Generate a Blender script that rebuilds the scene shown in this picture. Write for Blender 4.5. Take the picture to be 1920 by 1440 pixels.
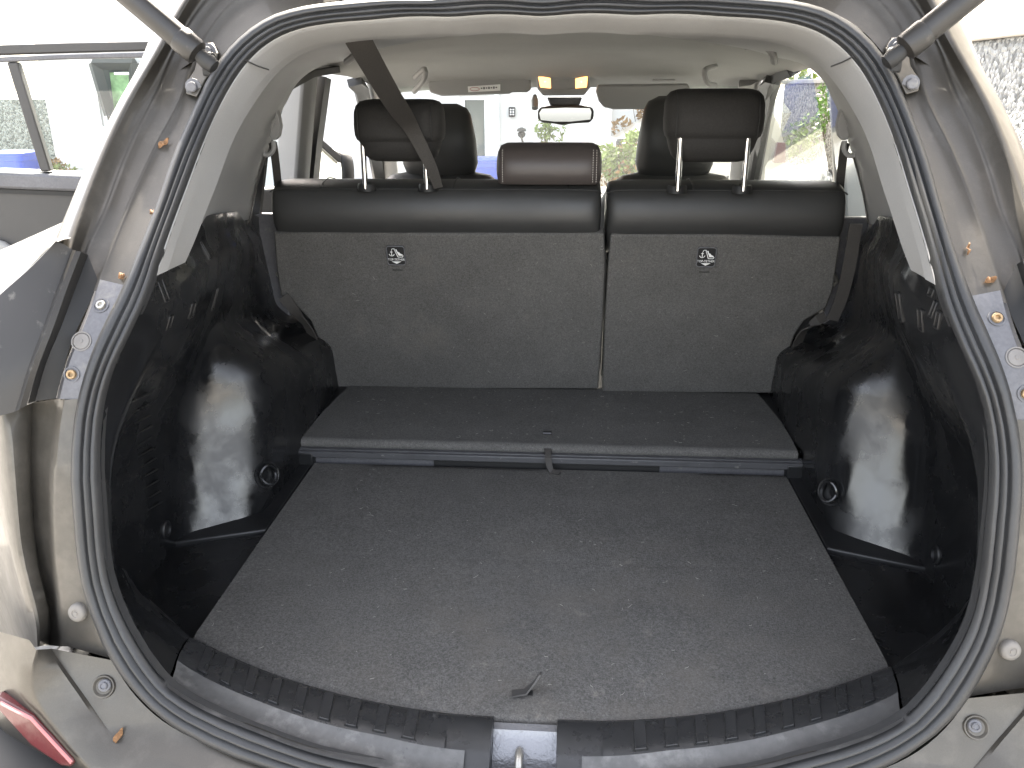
import bpy, bmesh, math, random
import numpy as np
from mathutils import Vector, Matrix
from mathutils.bvhtree import BVHTree
random.seed(7); rng = np.random.default_rng(7)
for o in list(bpy.data.objects): bpy.data.objects.remove(o)
SC = bpy.context.scene; COL = SC.collection

# ------------------------------------------------------------------ camera
FPX, XC, HZ = 1560.0, 0.047, 1.45
YAW, PITCH, ROLL = [math.radians(a) for a in (4.16, 19.6, -0.24)]
def V(*a): return np.array(a, float)
_F = V(-math.sin(YAW), math.cos(YAW), 0); _R = V(math.cos(YAW), math.sin(YAW), 0); _Z = V(0, 0, 1)
C_F = _F*math.cos(PITCH) - _Z*math.sin(PITCH); _U = _F*math.sin(PITCH) + _Z*math.cos(PITCH)
C_R = math.cos(ROLL)*_R + math.sin(ROLL)*_U; C_U = -math.sin(ROLL)*_R + math.cos(ROLL)*_U
CAM = V(XC, 0, HZ)
cd = bpy.data.cameras.new('camera'); cam = bpy.data.objects.new('camera', cd); COL.objects.link(cam)
cd.sensor_width = 36; cd.lens = FPX/1920*36; cd.clip_start = 0.02; cd.clip_end = 4000
cam.matrix_world = Matrix(((C_R[0], C_U[0], -C_F[0], CAM[0]), (C_R[1], C_U[1], -C_F[1], CAM[1]), (C_R[2], C_U[2], -C_F[2], CAM[2]), (0, 0, 0, 1)))
SC.camera = cam
# ------------------------------------------------------------------ sky, sun, exposure
SUN_EL, SUN_AZ = math.radians(50), math.radians(-8)      # azimuth from +Y towards +X: the sun stands ahead of the car
w = bpy.data.worlds.new('World'); SC.world = w; w.use_nodes = True
nt = w.node_tree; bg = nt.nodes['Background']
sky = nt.nodes.new('ShaderNodeTexSky'); sky.sky_type = 'NISHITA'; sky.sun_disc = False
sky.sun_elevation = SUN_EL; sky.sun_rotation = SUN_AZ; sky.dust_density = 3.5; sky.air_density = 0.8
hs = nt.nodes.new('ShaderNodeHueSaturation'); hs.inputs['Saturation'].default_value = .52      # thin bright haze whitens the sky
nt.links.new(sky.outputs[0], hs.inputs['Color']); nt.links.new(hs.outputs[0], bg.inputs[0]); bg.inputs[1].default_value = 0.15
sl = bpy.data.lights.new('sun', 'SUN'); sl.energy = 5.0; sl.angle = math.radians(0.53); sl.color = (1, .965, .91)
so = bpy.data.objects.new('sun', sl); COL.objects.link(so); so.location = (2, 8, 12)
sd = Vector((math.sin(SUN_AZ)*math.cos(SUN_EL), math.cos(SUN_AZ)*math.cos(SUN_EL), math.sin(SUN_EL)))
so.rotation_euler = (-sd).to_track_quat('-Z', 'Y').to_euler()
SC.view_settings.view_transform = 'Standard'; SC.view_settings.look = 'None'
SC.view_settings.exposure = 3.3; SC.view_settings.gamma = 1.0; SC.view_settings.use_white_balance = True; SC.view_settings.white_balance_temperature = 7150; SC.view_settings.use_curve_mapping = False

# ------------------------------------------------------------------ pixel helpers (a pixel is a direction; depth comes from surfaces)
def ray(px, py): return C_R*(px-960)/FPX + C_U*(720-py)/FPX + C_F
def aty(px, py, y): d = ray(px, py); return CAM + d*(y/d[1])
def atz(px, py, z): d = ray(px, py); return CAM + d*((z-HZ)/d[2])
def atx(px, py, x): d = ray(px, py); return CAM + d*((x-XC)/d[0])
def atp(px, py, p, n):
    d = ray(px, py); p = np.array(p, float); n = np.array(n, float)
    return CAM + d*((p-CAM) @ n/(d @ n))
_zs = [.2, .55, .66, .82, 1.0, 1.14, 1.23, 1.35, 1.45, 1.56, 1.7]
_ys = [.74, .755, .766, .79, .83, .885, .965, 1.09, 1.185, 1.27, 1.42]
_zz = np.linspace(.2, 1.7, 301); _yy = np.interp(_zz, _zs, _ys)
_k = np.exp(-np.linspace(-2, 2, 25)**2); _k /= _k.sum()
_yy = np.convolve(np.pad(_yy, 12, mode='edge'), _k, 'valid')
def yap(x, z): return float(np.interp(z, _zz, _yy)) + .25*x*x      # depth of the tailgate opening
def sf(px, py, off=0.0):
    d = ray(px, py); t = 1.0
    for _ in range(40):
        P = CAM + d*t; t += 0.7*((yap(P[0], P[2])+off) - P[1])/d[1]
    return CAM + d*t

# ------------------------------------------------------------------ materials
MATS = {}
def mat(name, base, rough=.5, metal=0.0, bump=None, var=None, coat=0.0, spec=.5, rvar=None, emit=None, dust=None, mask=None):
    m = bpy.data.materials.new(name); m.use_nodes = True; t = m.node_tree; b = t.nodes['Principled BSDF']
    b.inputs['Base Color'].default_value = (*base, 1); b.inputs['Roughness'].default_value = rough
    b.inputs['Metallic'].default_value = metal; b.inputs['Coat Weight'].default_value = coat
    b.inputs['Specular IOR Level'].default_value = spec
    tc = t.nodes.new('ShaderNodeNewGeometry')
    def noise(scale, det=4, rgh=.6):
        n = t.nodes.new('ShaderNodeTexNoise'); n.inputs['Scale'].default_value = scale; n.inputs['Detail'].default_value = det
        n.inputs['Roughness'].default_value = rgh; t.links.new(tc.outputs['Position'], n.inputs['Vector']); return n.outputs[0]
    def ramp(src, a, b_, c0, c1):
        r = t.nodes.new('ShaderNodeValToRGB'); r.color_ramp.elements[0].position = a; r.color_ramp.elements[1].position = b_
        r.color_ramp.elements[0].color = (*c0, 1); r.color_ramp.elements[1].color = (*c1, 1); t.links.new(src, r.inputs[0]); return r.outputs[0]
    col = None
    if var:
        for i, (sc, amt) in enumerate(var):
            r = ramp(noise(sc), .3, .7, [max(0, 1-amt)]*3, [1+amt]*3)
            mx = t.nodes.new('ShaderNodeMix'); mx.data_type = 'RGBA'; mx.blend_type = 'MULTIPLY'; mx.inputs[0].default_value = 1
            if col is None: mx.inputs[6].default_value = (*base, 1)
            else: t.links.new(col, mx.inputs[6])
            t.links.new(r, mx.inputs[7]); col = mx.outputs[2]
    if dust:
        for dc, sc, a, b_ in dust:
            mx = t.nodes.new('ShaderNodeMix'); mx.data_type = 'RGBA'
            r = ramp(noise(sc, 6, .65), a, b_, (0, 0, 0), (1, 1, 1))
            if mask:
                dn = t.nodes.new('ShaderNodeVectorMath'); dn.operation = 'DISTANCE'; dn.inputs[1].default_value = mask[:3]; t.links.new(tc.outputs['Position'], dn.inputs[0])
                mr = t.nodes.new('ShaderNodeMapRange'); mr.inputs['From Min'].default_value = mask[3]*.25; mr.inputs['From Max'].default_value = mask[3]*1.25; mr.inputs['To Min'].default_value = 1; mr.inputs['To Max'].default_value = .12; t.links.new(dn.outputs['Value'], mr.inputs['Value'])
                ml = t.nodes.new('ShaderNodeMath'); ml.operation = 'MULTIPLY'; t.links.new(r, ml.inputs[0]); t.links.new(mr.outputs[0], ml.inputs[1]); r = ml.outputs[0]
            t.links.new(r, mx.inputs[0])
            if col is None: mx.inputs[6].default_value = (*base, 1)
            else: t.links.new(col, mx.inputs[6])
            mx.inputs[7].default_value = (*dc, 1); col = mx.outputs[2]
    if col is not None: t.links.new(col, b.inputs['Base Color'])
    if rvar:
        sc, a, b_, r0, r1 = rvar
        t.links.new(ramp(noise(sc, 5, .6), a, b_, (r0,)*3, (r1,)*3), b.inputs['Roughness'])
    if bump:
        prev = None
        for sc, st, dist in bump:
            bn = t.nodes.new('ShaderNodeBump'); bn.inputs['Strength'].default_value = st; bn.inputs['Distance'].default_value = dist
            t.links.new(noise(sc, 3), bn.inputs['Height'])
            if prev: t.links.new(prev, bn.inputs['Normal'])
            prev = bn.outputs[0]
        t.links.new(prev, b.inputs['Normal'])
    if emit:
        b.inputs['Emission Color'].default_value = (*emit[0], 1); b.inputs['Emission Strength'].default_value = emit[1]
    MATS[name] = m; return m
def glassmat(name, tint, refl=.06, rough=0.0):
    m = bpy.data.materials.new(name); m.use_nodes = True; t = m.node_tree; t.nodes.clear()
    out = t.nodes.new('ShaderNodeOutputMaterial'); mix = t.nodes.new('ShaderNodeMixShader')
    tr = t.nodes.new('ShaderNodeBsdfTransparent'); tr.inputs[0].default_value = (*tint, 1)
    gl = t.nodes.new('ShaderNodeBsdfGlossy'); gl.inputs['Roughness'].default_value = rough
    fr = t.nodes.new('ShaderNodeMapRange'); lw = t.nodes.new('ShaderNodeLayerWeight'); lw.inputs[0].default_value = .5
    pw = t.nodes.new('ShaderNodeMath'); pw.operation = 'POWER'; pw.inputs[1].default_value = 5.0; t.links.new(lw.outputs['Facing'], pw.inputs[0])
    fr.inputs['To Min'].default_value = refl; fr.inputs['To Max'].default_value = .9; t.links.new(pw.outputs[0], fr.inputs['Value'])
    t.links.new(fr.outputs[0], mix.inputs[0]); t.links.new(tr.outputs[0], mix.inputs[1]); t.links.new(gl.outputs[0], mix.inputs[2])
    t.links.new(mix.outputs[0], out.inputs[0]); MATS[name] = m; return m
paint = mat('paint', (.074, .068, .059), .38, .75, coat=.2, var=[(3, .06), (900, .1)], dust=[((.115, .105, .091), 30, .52, .92), ((.055, .046, .037), 9, .64, .84)], bump=[(1200, .03, .0004)], rvar=(12, .3, .7, .36, .55))
paint_dirty = mat('paint_dirty', (.078, .071, .060), .5, .45, coat=.15, var=[(5, .15), (60, .12)], dust=[((.125, .113, .097), 22, .5, .85), ((.05, .042, .033), 14, .64, .82)], rvar=(10, .3, .7, .42, .65))
rubber = mat('rubber', (.026, .0264, .027), .48, var=[(18, .12), (300, .1)], bump=[(700, .1, .001)], dust=[((.16, .15, .14), 45, .70, .9)])
trim = mat('beige_trim', (.27, .268, .262), .55, var=[(5, .04), (500, .05)], bump=[(1500, .08, .0006)])
liner = mat('headliner', (.29, .29, .28), .95, var=[(4, .05), (700, .07)], bump=[(900, .18, .0008)], spec=.15)
black = mat('black_plastic', (.010, .0103, .011), .35, var=[(10, .2)], bump=[(850, .22, .0006)], rvar=(6, .38, .66, .34, .46), dust=[((.07, .069, .066), 70, .72, .9)])
blackwet = mat('glossy_black_plastic', (.0075, .0078, .0084), .2, var=[(10, .2)], bump=[(1000, .14, .0005), (6, .06, .012), (40, .04, .002)], rvar=(9, .40, .60, .10, .42), coat=.0, spec=.8)
scuff = mat('sill_plastic', (.021, .0215, .0225), .33, bump=[(1500, .35, .0007)], rvar=(25, .4, .65, .24, .45), dust=[((.13, .128, .125), 60, .64, .88)])
greyplastic = mat('grey_plastic', (.11, .11, .118), .5, var=[(9, .15), (200, .15)], bump=[(500, .1, .001)], dust=[((.24, .225, .2), 30, .6, .84)])
darktrim = mat('dark_door_trim', (.045, .0435, .042), .5, var=[(8, .08)], bump=[(900, .15, .0006)])
carpet = mat('carpet', (.101, .098, .0925), .97, var=[(2.2, .08), (11, .08), (240, .2), (520, .3)], bump=[(420, .4, .002), (1000, .3, .0015)], spec=.1, dust=[((.13, .118, .10), 5.5, .62, .95)])
carpetmat = mat('mat_carpet', (.099, .0955, .090), .97, var=[(2.6, .07), (12, .08), (230, .26), (500, .36)], bump=[(400, .5, .003), (1000, .4, .002)], spec=.1, dust=[((.125, .114, .10), 9, .44, .84), ((.24, .215, .185), 26, .60, .9)], mask=(.10, .98, .68, .36))
leather = mat('leather', (.032, .032, .031), .45, var=[(6, .1)], bump=[(420, .16, .0012), (14, .05, .004)], rvar=(9, .3, .7, .40, .52))
leatherb = mat('brown_leather', (.066, .055, .051), .45, bump=[(420, .16, .0012)])
fabric = mat('headrest_fabric', (.030, .0285, .027), .75, var=[(250, .15)], bump=[(700, .25, .001)], spec=.3)
belt = mat('belt_webbing', (.045, .041, .037), .75, var=[(400, .2)], bump=[(900, .3, .001)])
chrome = mat('chrome', (.75, .75, .74), .12, 1.0)
steel = mat('steel', (.40, .385, .35), .42, .8, var=[(40, .25)])
rust = mat('rusty_steel', (.36, .25, .14), .6, .45, var=[(120, .45)])
railmat = mat('rail_plastic', (.065, .065, .068), .42, var=[(25, .12)], bump=[(300, .12, .001)], dust=[((.3, .29, .27), 55, .64, .82)])
strutm = mat('strut_black', (.017, .0155, .014), .42, var=[(15, .2)], dust=[((.14, .12, .1), 40, .62, .85)])
darkm = mat('matte_black', (.012, .012, .012), .6)
whitelab = mat('white_print', (.8, .8, .78), .5)
redlens = mat('red_lens', (.10, .014, .016), .3, coat=.3, bump=[(60, .15, .003)], dust=[((.2, .12, .1), 25, .5, .9)])
lamp = mat('lamp_lens', (.9, .55, .3), .3, emit=((1, .42, .12), .55))
lampc = mat('lamp_bulb', (1, .8, .5), .3, emit=((1, .62, .28), 4.0))
mirrorm = mat('mirror_glass', (.8, .82, .82), .02, 1.0)
glass = glassmat('window_glass', (.86, .91, .88)); wglass = glassmat('windscreen_glass', (.9, .94, .92))
stitch = mat('thread', (.45, .42, .38), .8)
leafm = mat('dry_leaf', (.17, .085, .035), .8, var=[(200, .4)])
lintm = mat('lint', (.28, .265, .24), .9)

# ------------------------------------------------------------------ mesh helpers
WL = {}
def mk(name, verts, faces, m, parent=None, smooth=40, bevel=0, seg=2, subsurf=0, solid=0, solidoff=-1, weld=False, label=None):
    verts = np.array(verts, float); c = (verts.min(0)+verts.max(0))/2
    me = bpy.data.meshes.new(name); me.from_pydata([tuple(v) for v in (verts-c)], [], [tuple(int(i) for i in f) for f in faces])
    bm = bmesh.new(); bm.from_mesh(me)
    if weld: bmesh.ops.remove_doubles(bm, verts=bm.verts, dist=1e-5)
    bmesh.ops.recalc_face_normals(bm, faces=bm.faces); bm.to_mesh(me); bm.free()
    me.materials.append(m)
    if smooth:
        me.shade_smooth()
        if smooth < 180: me.set_sharp_from_angle(angle=math.radians(smooth))
    o = bpy.data.objects.new(name, me); COL.objects.link(o); place(o, c, parent)
    if solid:
        md = o.modifiers.new('solid', 'SOLIDIFY'); md.thickness = solid; md.offset = solidoff
    if bevel:
        md = o.modifiers.new('bevel', 'BEVEL'); md.width = bevel; md.segments = seg; md.limit_method = 'ANGLE'; md.angle_limit = math.radians(35); md.harden_normals = False
    if subsurf:
        md = o.modifiers.new('sub', 'SUBSURF'); md.levels = subsurf; md.render_levels = subsurf
    if label: o['label'] = label
    return o
def place(o, c, parent):
    o.location = tuple(c); WL[o.name] = np.array(c, float)
    if parent is not None:
        o.parent = parent; o.matrix_parent_inverse = Matrix.Translation(Vector(-WL[parent.name]))
def thing(name, loc, label, cat, group=None):
    o = bpy.data.objects.new(name, None); COL.objects.link(o); o.location = tuple(loc); WL[o.name] = np.array(loc, float)
    o.empty_display_size = .1; tag(o, label, cat, group); return o
def tag(o, label, cat, group=None):
    o['label'] = label; o['category'] = cat
    if group: o['group'] = group
    return o
def struct(o): o['kind'] = 'structure'; return o
class MB:
    def __init__(s): s.v = []; s.f = []
    def add(s, v, f):
        n = len(s.v); s.v += [tuple(p) for p in v]; s.f += [tuple(i+n for i in q) for q in f]; return s
    def mk(s, name, m, parent=None, **k): return mk(name, s.v, s.f, m, parent, **k)
def grid(rows, closed_u=False, closed_v=False):
    nr, nc = len(rows), len(rows[0]); v = [p for r in rows for p in r]; f = []
    for i in range(nr - (0 if closed_v else 1)):
        for j in range(nc - (0 if closed_u else 1)):
            a = i*nc+j; b = i*nc+(j+1) % nc; c = ((i+1) % nr)*nc+(j+1) % nc; d = ((i+1) % nr)*nc+j
            f.append((a, b, c, d))
    return v, f
def caps(v, f, nr, nc):
    f = list(f); f.append(tuple(range(nc))); f.append(tuple((nr-1)*nc+i for i in range(nc))); return v, f
def boxv(c, s, rot=None):
    c = np.array(c, float); s = np.array(s, float)/2
    v = [np.array((x, y, z))*s for x in (-1, 1) for y in (-1, 1) for z in (-1, 1)]
    if rot is not None: v = [rot @ p for p in v]
    return [c+p for p in v], [(0, 1, 3, 2), (4, 6, 7, 5), (0, 4, 5, 1), (2, 3, 7, 6), (0, 2, 6, 4), (1, 5, 7, 3)]
def rotz(a): return np.array(((math.cos(a), -math.sin(a), 0), (math.sin(a), math.cos(a), 0), (0, 0, 1)))
def rotx(a): return np.array(((1, 0, 0), (0, math.cos(a), -math.sin(a)), (0, math.sin(a), math.cos(a))))
def roty(a): return np.array(((math.cos(a), 0, math.sin(a)), (0, 1, 0), (-math.sin(a), 0, math.cos(a))))
def box(name, c, s, m, parent=None, rot=None, bevel=.003, **k):
    v, f = boxv(c, s, rot); return mk(name, v, f, m, parent, bevel=bevel, **k)
def norm(a): a = np.array(a, float); return a/max(1e-9, np.linalg.norm(a))
def tubev(path, r, n=10, cap=True):
    path = [np.array(p, float) for p in path]; rr = r if hasattr(r, '__len__') else [r]*len(path); rows = []; up = None
    for i, p in enumerate(path):
        t = norm(path[min(i+1, len(path)-1)] - path[max(i-1, 0)])
        if up is None: up = norm(np.cross(t, V(0, 0, 1)) if abs(t[2]) < .9 else np.cross(t, V(1, 0, 0)))
        up = norm(up - t*(up @ t)); b = np.cross(t, up)
        rows.append([p + rr[i]*(math.cos(a)*up + math.sin(a)*b) for a in np.linspace(0, 2*math.pi, n, endpoint=False)])
    v, f = grid(rows, closed_u=True)
    return caps(v, f, len(rows), n) if cap else (v, f)
def tube(name, path, r, m, parent=None, n=10, **k):
    v, f = tubev(path, r, n); return mk(name, v, f, m, parent, **k)
def prismv(poly, ext):
    poly = [np.array(p, float) for p in poly]; n = len(poly); ext = np.array(ext, float)
    v = poly + [p+ext for p in poly]
    f = [tuple(range(n)), tuple(range(2*n-1, n-1, -1))] + [(i, (i+1) % n, n+(i+1) % n, n+i) for i in range(n)]
    return v, f
def prism(name, poly, ext, m, parent=None, bevel=.002, **k):
    v, f = prismv(poly, ext); return mk(name, v, f, m, parent, bevel=bevel, **k)
def frame_of(n):
    n = norm(n); a = norm(np.cross(V(0, 0, 1) if abs(n[2]) < .9 else V(0, 1, 0), n)); return a, np.cross(n, a), n
def lathev(c, n, prof, k=20):
    a, b, n = frame_of(n); c = np.array(c, float)
    rows = [[c + n*h + r*(math.cos(t)*a+math.sin(t)*b) for t in np.linspace(0, 2*math.pi, k, endpoint=False)] for r, h in prof]
    v, f = grid(rows, closed_u=True); return caps(v, f, len(rows), k)
def lathe(name, c, n, prof, m, parent=None, k=20, **kw):
    v, f = lathev(c, n, prof, k); return mk(name, v, f, m, parent, **kw)
def ribbonv(path, wdir, width, th=.0015):
    rows = []; path = [np.array(p, float) for p in path]
    for i, p in enumerate(path):
        t = norm(path[min(i+1, len(path)-1)] - path[max(i-1, 0)])
        wd = wdir[i] if isinstance(wdir, list) else wdir
        wd = norm(np.array(wd, float) - t*(np.array(wd, float) @ t)); nn = np.cross(t, wd)*th
        ww = (width[i] if hasattr(width, '__len__') else width)/2
        rows.append([p-wd*ww-nn, p+wd*ww-nn, p+wd*ww+nn, p-wd*ww+nn])
    v, f = grid(rows, closed_u=True); return caps(v, f, len(rows), 4)
def ribbon(name, path, wdir, width, m, parent=None, th=.0015, **k):
    v, f = ribbonv(path, wdir, width, th); return mk(name, v, f, m, parent, **k)
def spline(pts, n):
    pts = np.array(pts, float); P = np.vstack([2*pts[0]-pts[1], pts, 2*pts[-1]-pts[-2]])
    seg = np.linalg.norm(np.diff(pts, axis=0), axis=1); s = np.concatenate([[0], np.cumsum(seg)]); out = []
    for t in np.linspace(0, s[-1], n):
        i = min(max(np.searchsorted(s, t, side='right')-1, 0), len(seg)-1); u = (t-s[i])/max(seg[i], 1e-9)
        p0, p1, p2, p3 = P[i], P[i+1], P[i+2], P[i+3]
        out.append(.5*((2*p1)+(-p0+p2)*u+(2*p0-5*p1+4*p2-p3)*u*u+(-p0+3*p1-3*p2+p3)*u**3))
    return np.array(out)
def mir(v): v = np.array(v, float).copy(); v[..., 0] *= -1; return v
def bvh(o):
    dg = bpy.context.evaluated_depsgraph_get(); me = o.data; c = WL[o.name]
    return BVHTree.FromPolygons([tuple(np.array(v.co)+c) for v in me.vertices], [tuple(p.vertices) for p in me.polygons])
def hit(tree, px, py):
    d = norm(ray(px, py)); r = tree.ray_cast(Vector(CAM), Vector(d))
    if r[0] is None: return None, None
    n = np.array(r[1]); n = n if n @ d < 0 else -n
    return np.array(r[0]), n
def superloft(levels, k=28, ex=3.2):
    """levels: (z, xc, yc, halfwidth, halfdepth); horizontal superellipse rings"""
    rows = []
    for z, xc, yc, a, b in levels:
        r = []
        for t in np.linspace(0, 2*math.pi, k, endpoint=False):
            c, s = math.cos(t), math.sin(t)
            r.append(V(xc+a*abs(c)**(2/ex)*np.sign(c), yc+b*abs(s)**(2/ex)*np.sign(s), z))
        rows.append(r)
    v, f = grid(rows, closed_u=True); return caps(v, f, len(rows), k)

# ================================================================== GROUND
asph = mat('asphalt', (.21, .205, .195), .9, var=[(1.5, .15), (60, .3)], bump=[(120, .5, .006)])
gm = MB(); gm.add([(-900, -900, 0), (900, -900, 0), (900, 900, 0), (-900, 900, 0)], [(0, 1, 2, 3)])
struct(gm.mk('ground', asph, smooth=0))

# ================================================================== THE CAR
CAR = thing('car', (0, 2.2, 0), 'bronze grey sport utility car with open tailgate and empty black carpeted boot', 'car')

# ---- aperture rings (left and right traces of the photograph averaged to one symmetric curve)
ZC = 1.08
def ringfun(left, right, off=0.0):
    def pol(pts):
        a = []
        for px, py in pts:
            P = sf(px, py, off); a.append((math.atan2(abs(P[0]), -(P[2]-ZC)), math.hypot(P[0], P[2]-ZC)))
        a.sort(); return np.array(a)
    ph = np.linspace(0, math.pi, 361); L, R_ = pol(left), pol(right)
    r = np.zeros_like(ph); wgt = np.zeros_like(ph)
    for A in (L, R_):
        inside = (ph >= A[0, 0]-1e-6) & (ph <= A[-1, 0]+1e-6)
        r += np.where(inside, np.interp(ph, A[:, 0], A[:, 1]), 0); wgt += inside
    ok = wgt > 0; r = np.interp(ph, ph[ok], r[ok]/wgt[ok])
    k = np.exp(-np.linspace(-2, 2, 17)**2); k /= k.sum()
    r = np.convolve(np.pad(r, 8, mode='reflect'), k, 'valid')
    def fn(p, o2=None):
        q = p if p <= math.pi else 2*math.pi-p; rr = float(np.interp(q, ph, r)); x = rr*math.sin(q)*(1 if p <= math.pi else -1)
        z = ZC-rr*math.cos(q); return V(x, yap(x, z)+(off if o2 is None else o2), z)
    return fn
SO_L = [(1010,-6),(800,-5),(640,0),(580,7),(505,25),(480,46),(450,65),(410,110),(385,150),(370,190),(345,250),(322,305),(306,360),(295,400),(270,465),(250,512),(240,532),(222,572),(200,615),(175,665),(158,720),(147,762),(140,820),(138,895),(142,957),(148,1015),(158,1080),(170,1130),(192,1187),(212,1232),(240,1280),(282,1327),(325,1360),(400,1397),(475,1422),(560,1447),(760,1490),(990,1505)]
SO_R = [(1010,-6),(1250,-5),(1400,-2),(1470,2),(1515,10),(1565,27),(1600,50),(1630,77),(1655,112),(1680,160),(1700,207),(1720,250),(1737,295),(1753,360),(1772,410),(1795,480),(1820,547),(1840,590),(1860,630),(1872,670),(1888,725),(1902,782),(1909,832),(1910,895),(1906,970),(1902,1020),(1896,1085),(1885,1145),(1870,1187),(1845,1242),(1815,1297),(1777,1337),(1727,1375),(1677,1412),(1610,1442),(1300,1495),(990,1505)]
SI_L = [(1010,30),(855,30),(680,37),(580,47),(530,59),(480,87),(440,135),(412,185),(385,250),(362,310),(344,360),(318,430),(297,490),(287,530),(260,592),(240,632),(217,675),(203,720),(192,782),(187,870),(192,945),(200,1020),(210,1095),(225,1142),(250,1195),(275,1240),(312,1287),(362,1320),(425,1352),(480,1370),(555,1402),(630,1424),(692,1440),(990,1468)]
SI_R = [(1010,30),(1200,30),(1340,31),(1440,36),(1490,42),(1540,62),(1580,92),(1615,130),(1640,175),(1665,225),(1685,275),(1711,360),(1735,435),(1755,510),(1767,565),(1790,625),(1812,680),(1831,720),(1852,782),(1860,845),(1857,920),(1850,995),(1845,1085),(1830,1155),(1800,1215),(1760,1275),(1700,1346),(1640,1377),(1565,1402),(1490,1425),(1440,1437),(1250,1456),(990,1468)]
R0, R1 = ringfun(SO_L, SO_R), ringfun(SI_L, SI_R)
NP_ = 200; PHI = np.linspace(0, 2*math.pi, NP_, endpoint=False)
prof = [(-.02, .012), (0, -.002), (.05, -.010), (.2, -.0145), (.36, -.0145), (.45, -.010), (.49, -.003), (.52, -.003), (.56, -.010), (.64, -.0155), (.70, -.0135), (.745, -.005), (.775, -.004), (.81, -.009), (.88, -.0115), (.95, -.008), (.99, 0), (1.0, .014)]
rows = []
for p in PHI:
    a, b = R0(p), R1(p); wob = .0003*math.sin(p*37)+.0003*math.sin(p*91+1)
    rows.append([a+(b-a)*s+V(0, h+wob, 0) for s, h in prof])
v, f = grid(rows, closed_v=True); seal = mk('tailgate_seal', v, f, rubber, CAR, smooth=180)

# ---- painted upper pillars around the opening: traced on the left, mirrored
B1_L = [(610,-60),(520,-42),(445,-8),(400,40),(372,95),(355,137),(347,170),(327,212),(300,255),(280,297),(252,357),(230,407),(215,445),(200,485),(186,520),(178,545)]
B2_L = [(570,-95),(465,-62),(392,-8),(350,50),(318,105),(305,140),(300,170),(262,232),(230,307),(211,357),(195,410),(178,436),(160,452),(152,480),(150,510),(150,540)]
B3_L = [(520,-120),(420,-75),(355,-8),(325,50),(307,85),(287,117),(262,155),(232,207),(200,277),(168,355),(150,405),(136,447),(128,465),(124,490),(122,515),(118,540)]
B4_L = [(470,-140),(382,-80),(325,-5),(303,25),(279,67),(270,110),(245,150),(210,212),(175,282),(141,357),(124,400),(107,445),(98,455),(92,470),(88,490),(80,515)]
def sm(a, k=5):
    a = np.array(a, float); e = np.concatenate([[2*a[0]-a[i] for i in range(k, 0, -1)], a, [2*a[-1]-a[-1-i] for i in range(1, k+1)]]); w_ = np.hanning(2*k+3)[1:-1]; w_ /= w_.sum()
    return np.stack([np.convolve(e[:, j], w_, 'valid') for j in range(3)], 1)
def curve(pts, off, n=40): return sm(spline([sf(px, py, off) for px, py in pts], n))
n = 40
n = 52
c0 = curve([(640,0),(560,12),(478,44),(450,65),(410,110),(385,150),(370,190),(345,250),(322,305),(306,360),(295,400),(270,465),(256,498),(248,515),(240,532),(234,545)], .004, n)
c1 = curve(B1_L, -.004, n); c2 = curve(B2_L, .010, n); c3 = curve(B3_L, -.024, n); c4 = curve(B4_L, .035, n)
c5 = c4 + V(-.012, .30, -.0); c5b = c4+V(-.05, .85, .0)
lat = [c0, c0*.5+c1*.5+V(0, .003, 0), c1*.93+c0*.07, c1+V(0, -.004, 0), c1*.94+c2*.06+V(0, .026, 0), c1*.86+c2*.14+V(0, .030, 0), c1*.5+c2*.5+V(0, .018, 0), c2*.92+c1*.08+V(0, .006, 0), c2+V(0, -.002, 0), c2*.92+c3*.08+V(0, .004, 0), c2*.5+c3*.5+V(0, .004, 0), c3*.9+c2*.1+V(0, .002, 0), c3, c3*.8+c4*.2+V(0, -.006, 0), c3*.45+c4*.55+V(-.004, -.006, 0), c4, c4*.8+c5*.2+V(-.004, 0, 0), c5, c5b]
def band(name, cols, m, parent, **k):
    out = []
    for s in (1, -1):
        r = [[(p if s == 1 else mir(p)) for p in c] for c in cols]
        v, f = grid(r); out.append(mk(name, v, f, m, parent, **k))
    return out
body = band('pillar_panel', lat, paint, CAR, smooth=180)
for o in body: o.data.materials[0] = paint
# roof: the skin above the headliner and the header behind the seal
top0 = [R0(p)+V(0, .01, 0) for p in np.linspace(math.pi*.78, math.pi*1.22, 41)]
hdr = [top0, [p+V(0, .002, .008) for p in top0], [p+V(0, .02, .02) for p in top0], [p+V(0, .08, .05) for p in top0], [V(p[0]*1.15, 1.6, 1.63-.12*(p[0]/.5)**2) for p in top0],
       [V(p[0]*1.25, 2.2, 1.655-.12*(p[0]/.5)**2) for p in top0], [V(p[0]*1.22, 2.8, 1.62-.12*(p[0]/.5)**2) for p in top0], [V(p[0]*1.2, 3.15, 1.54-.10*(p[0]/.5)**2) for p in top0]]
v, f = grid(hdr); mk('roof_panel', v, f, paint, CAR, smooth=60)

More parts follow.
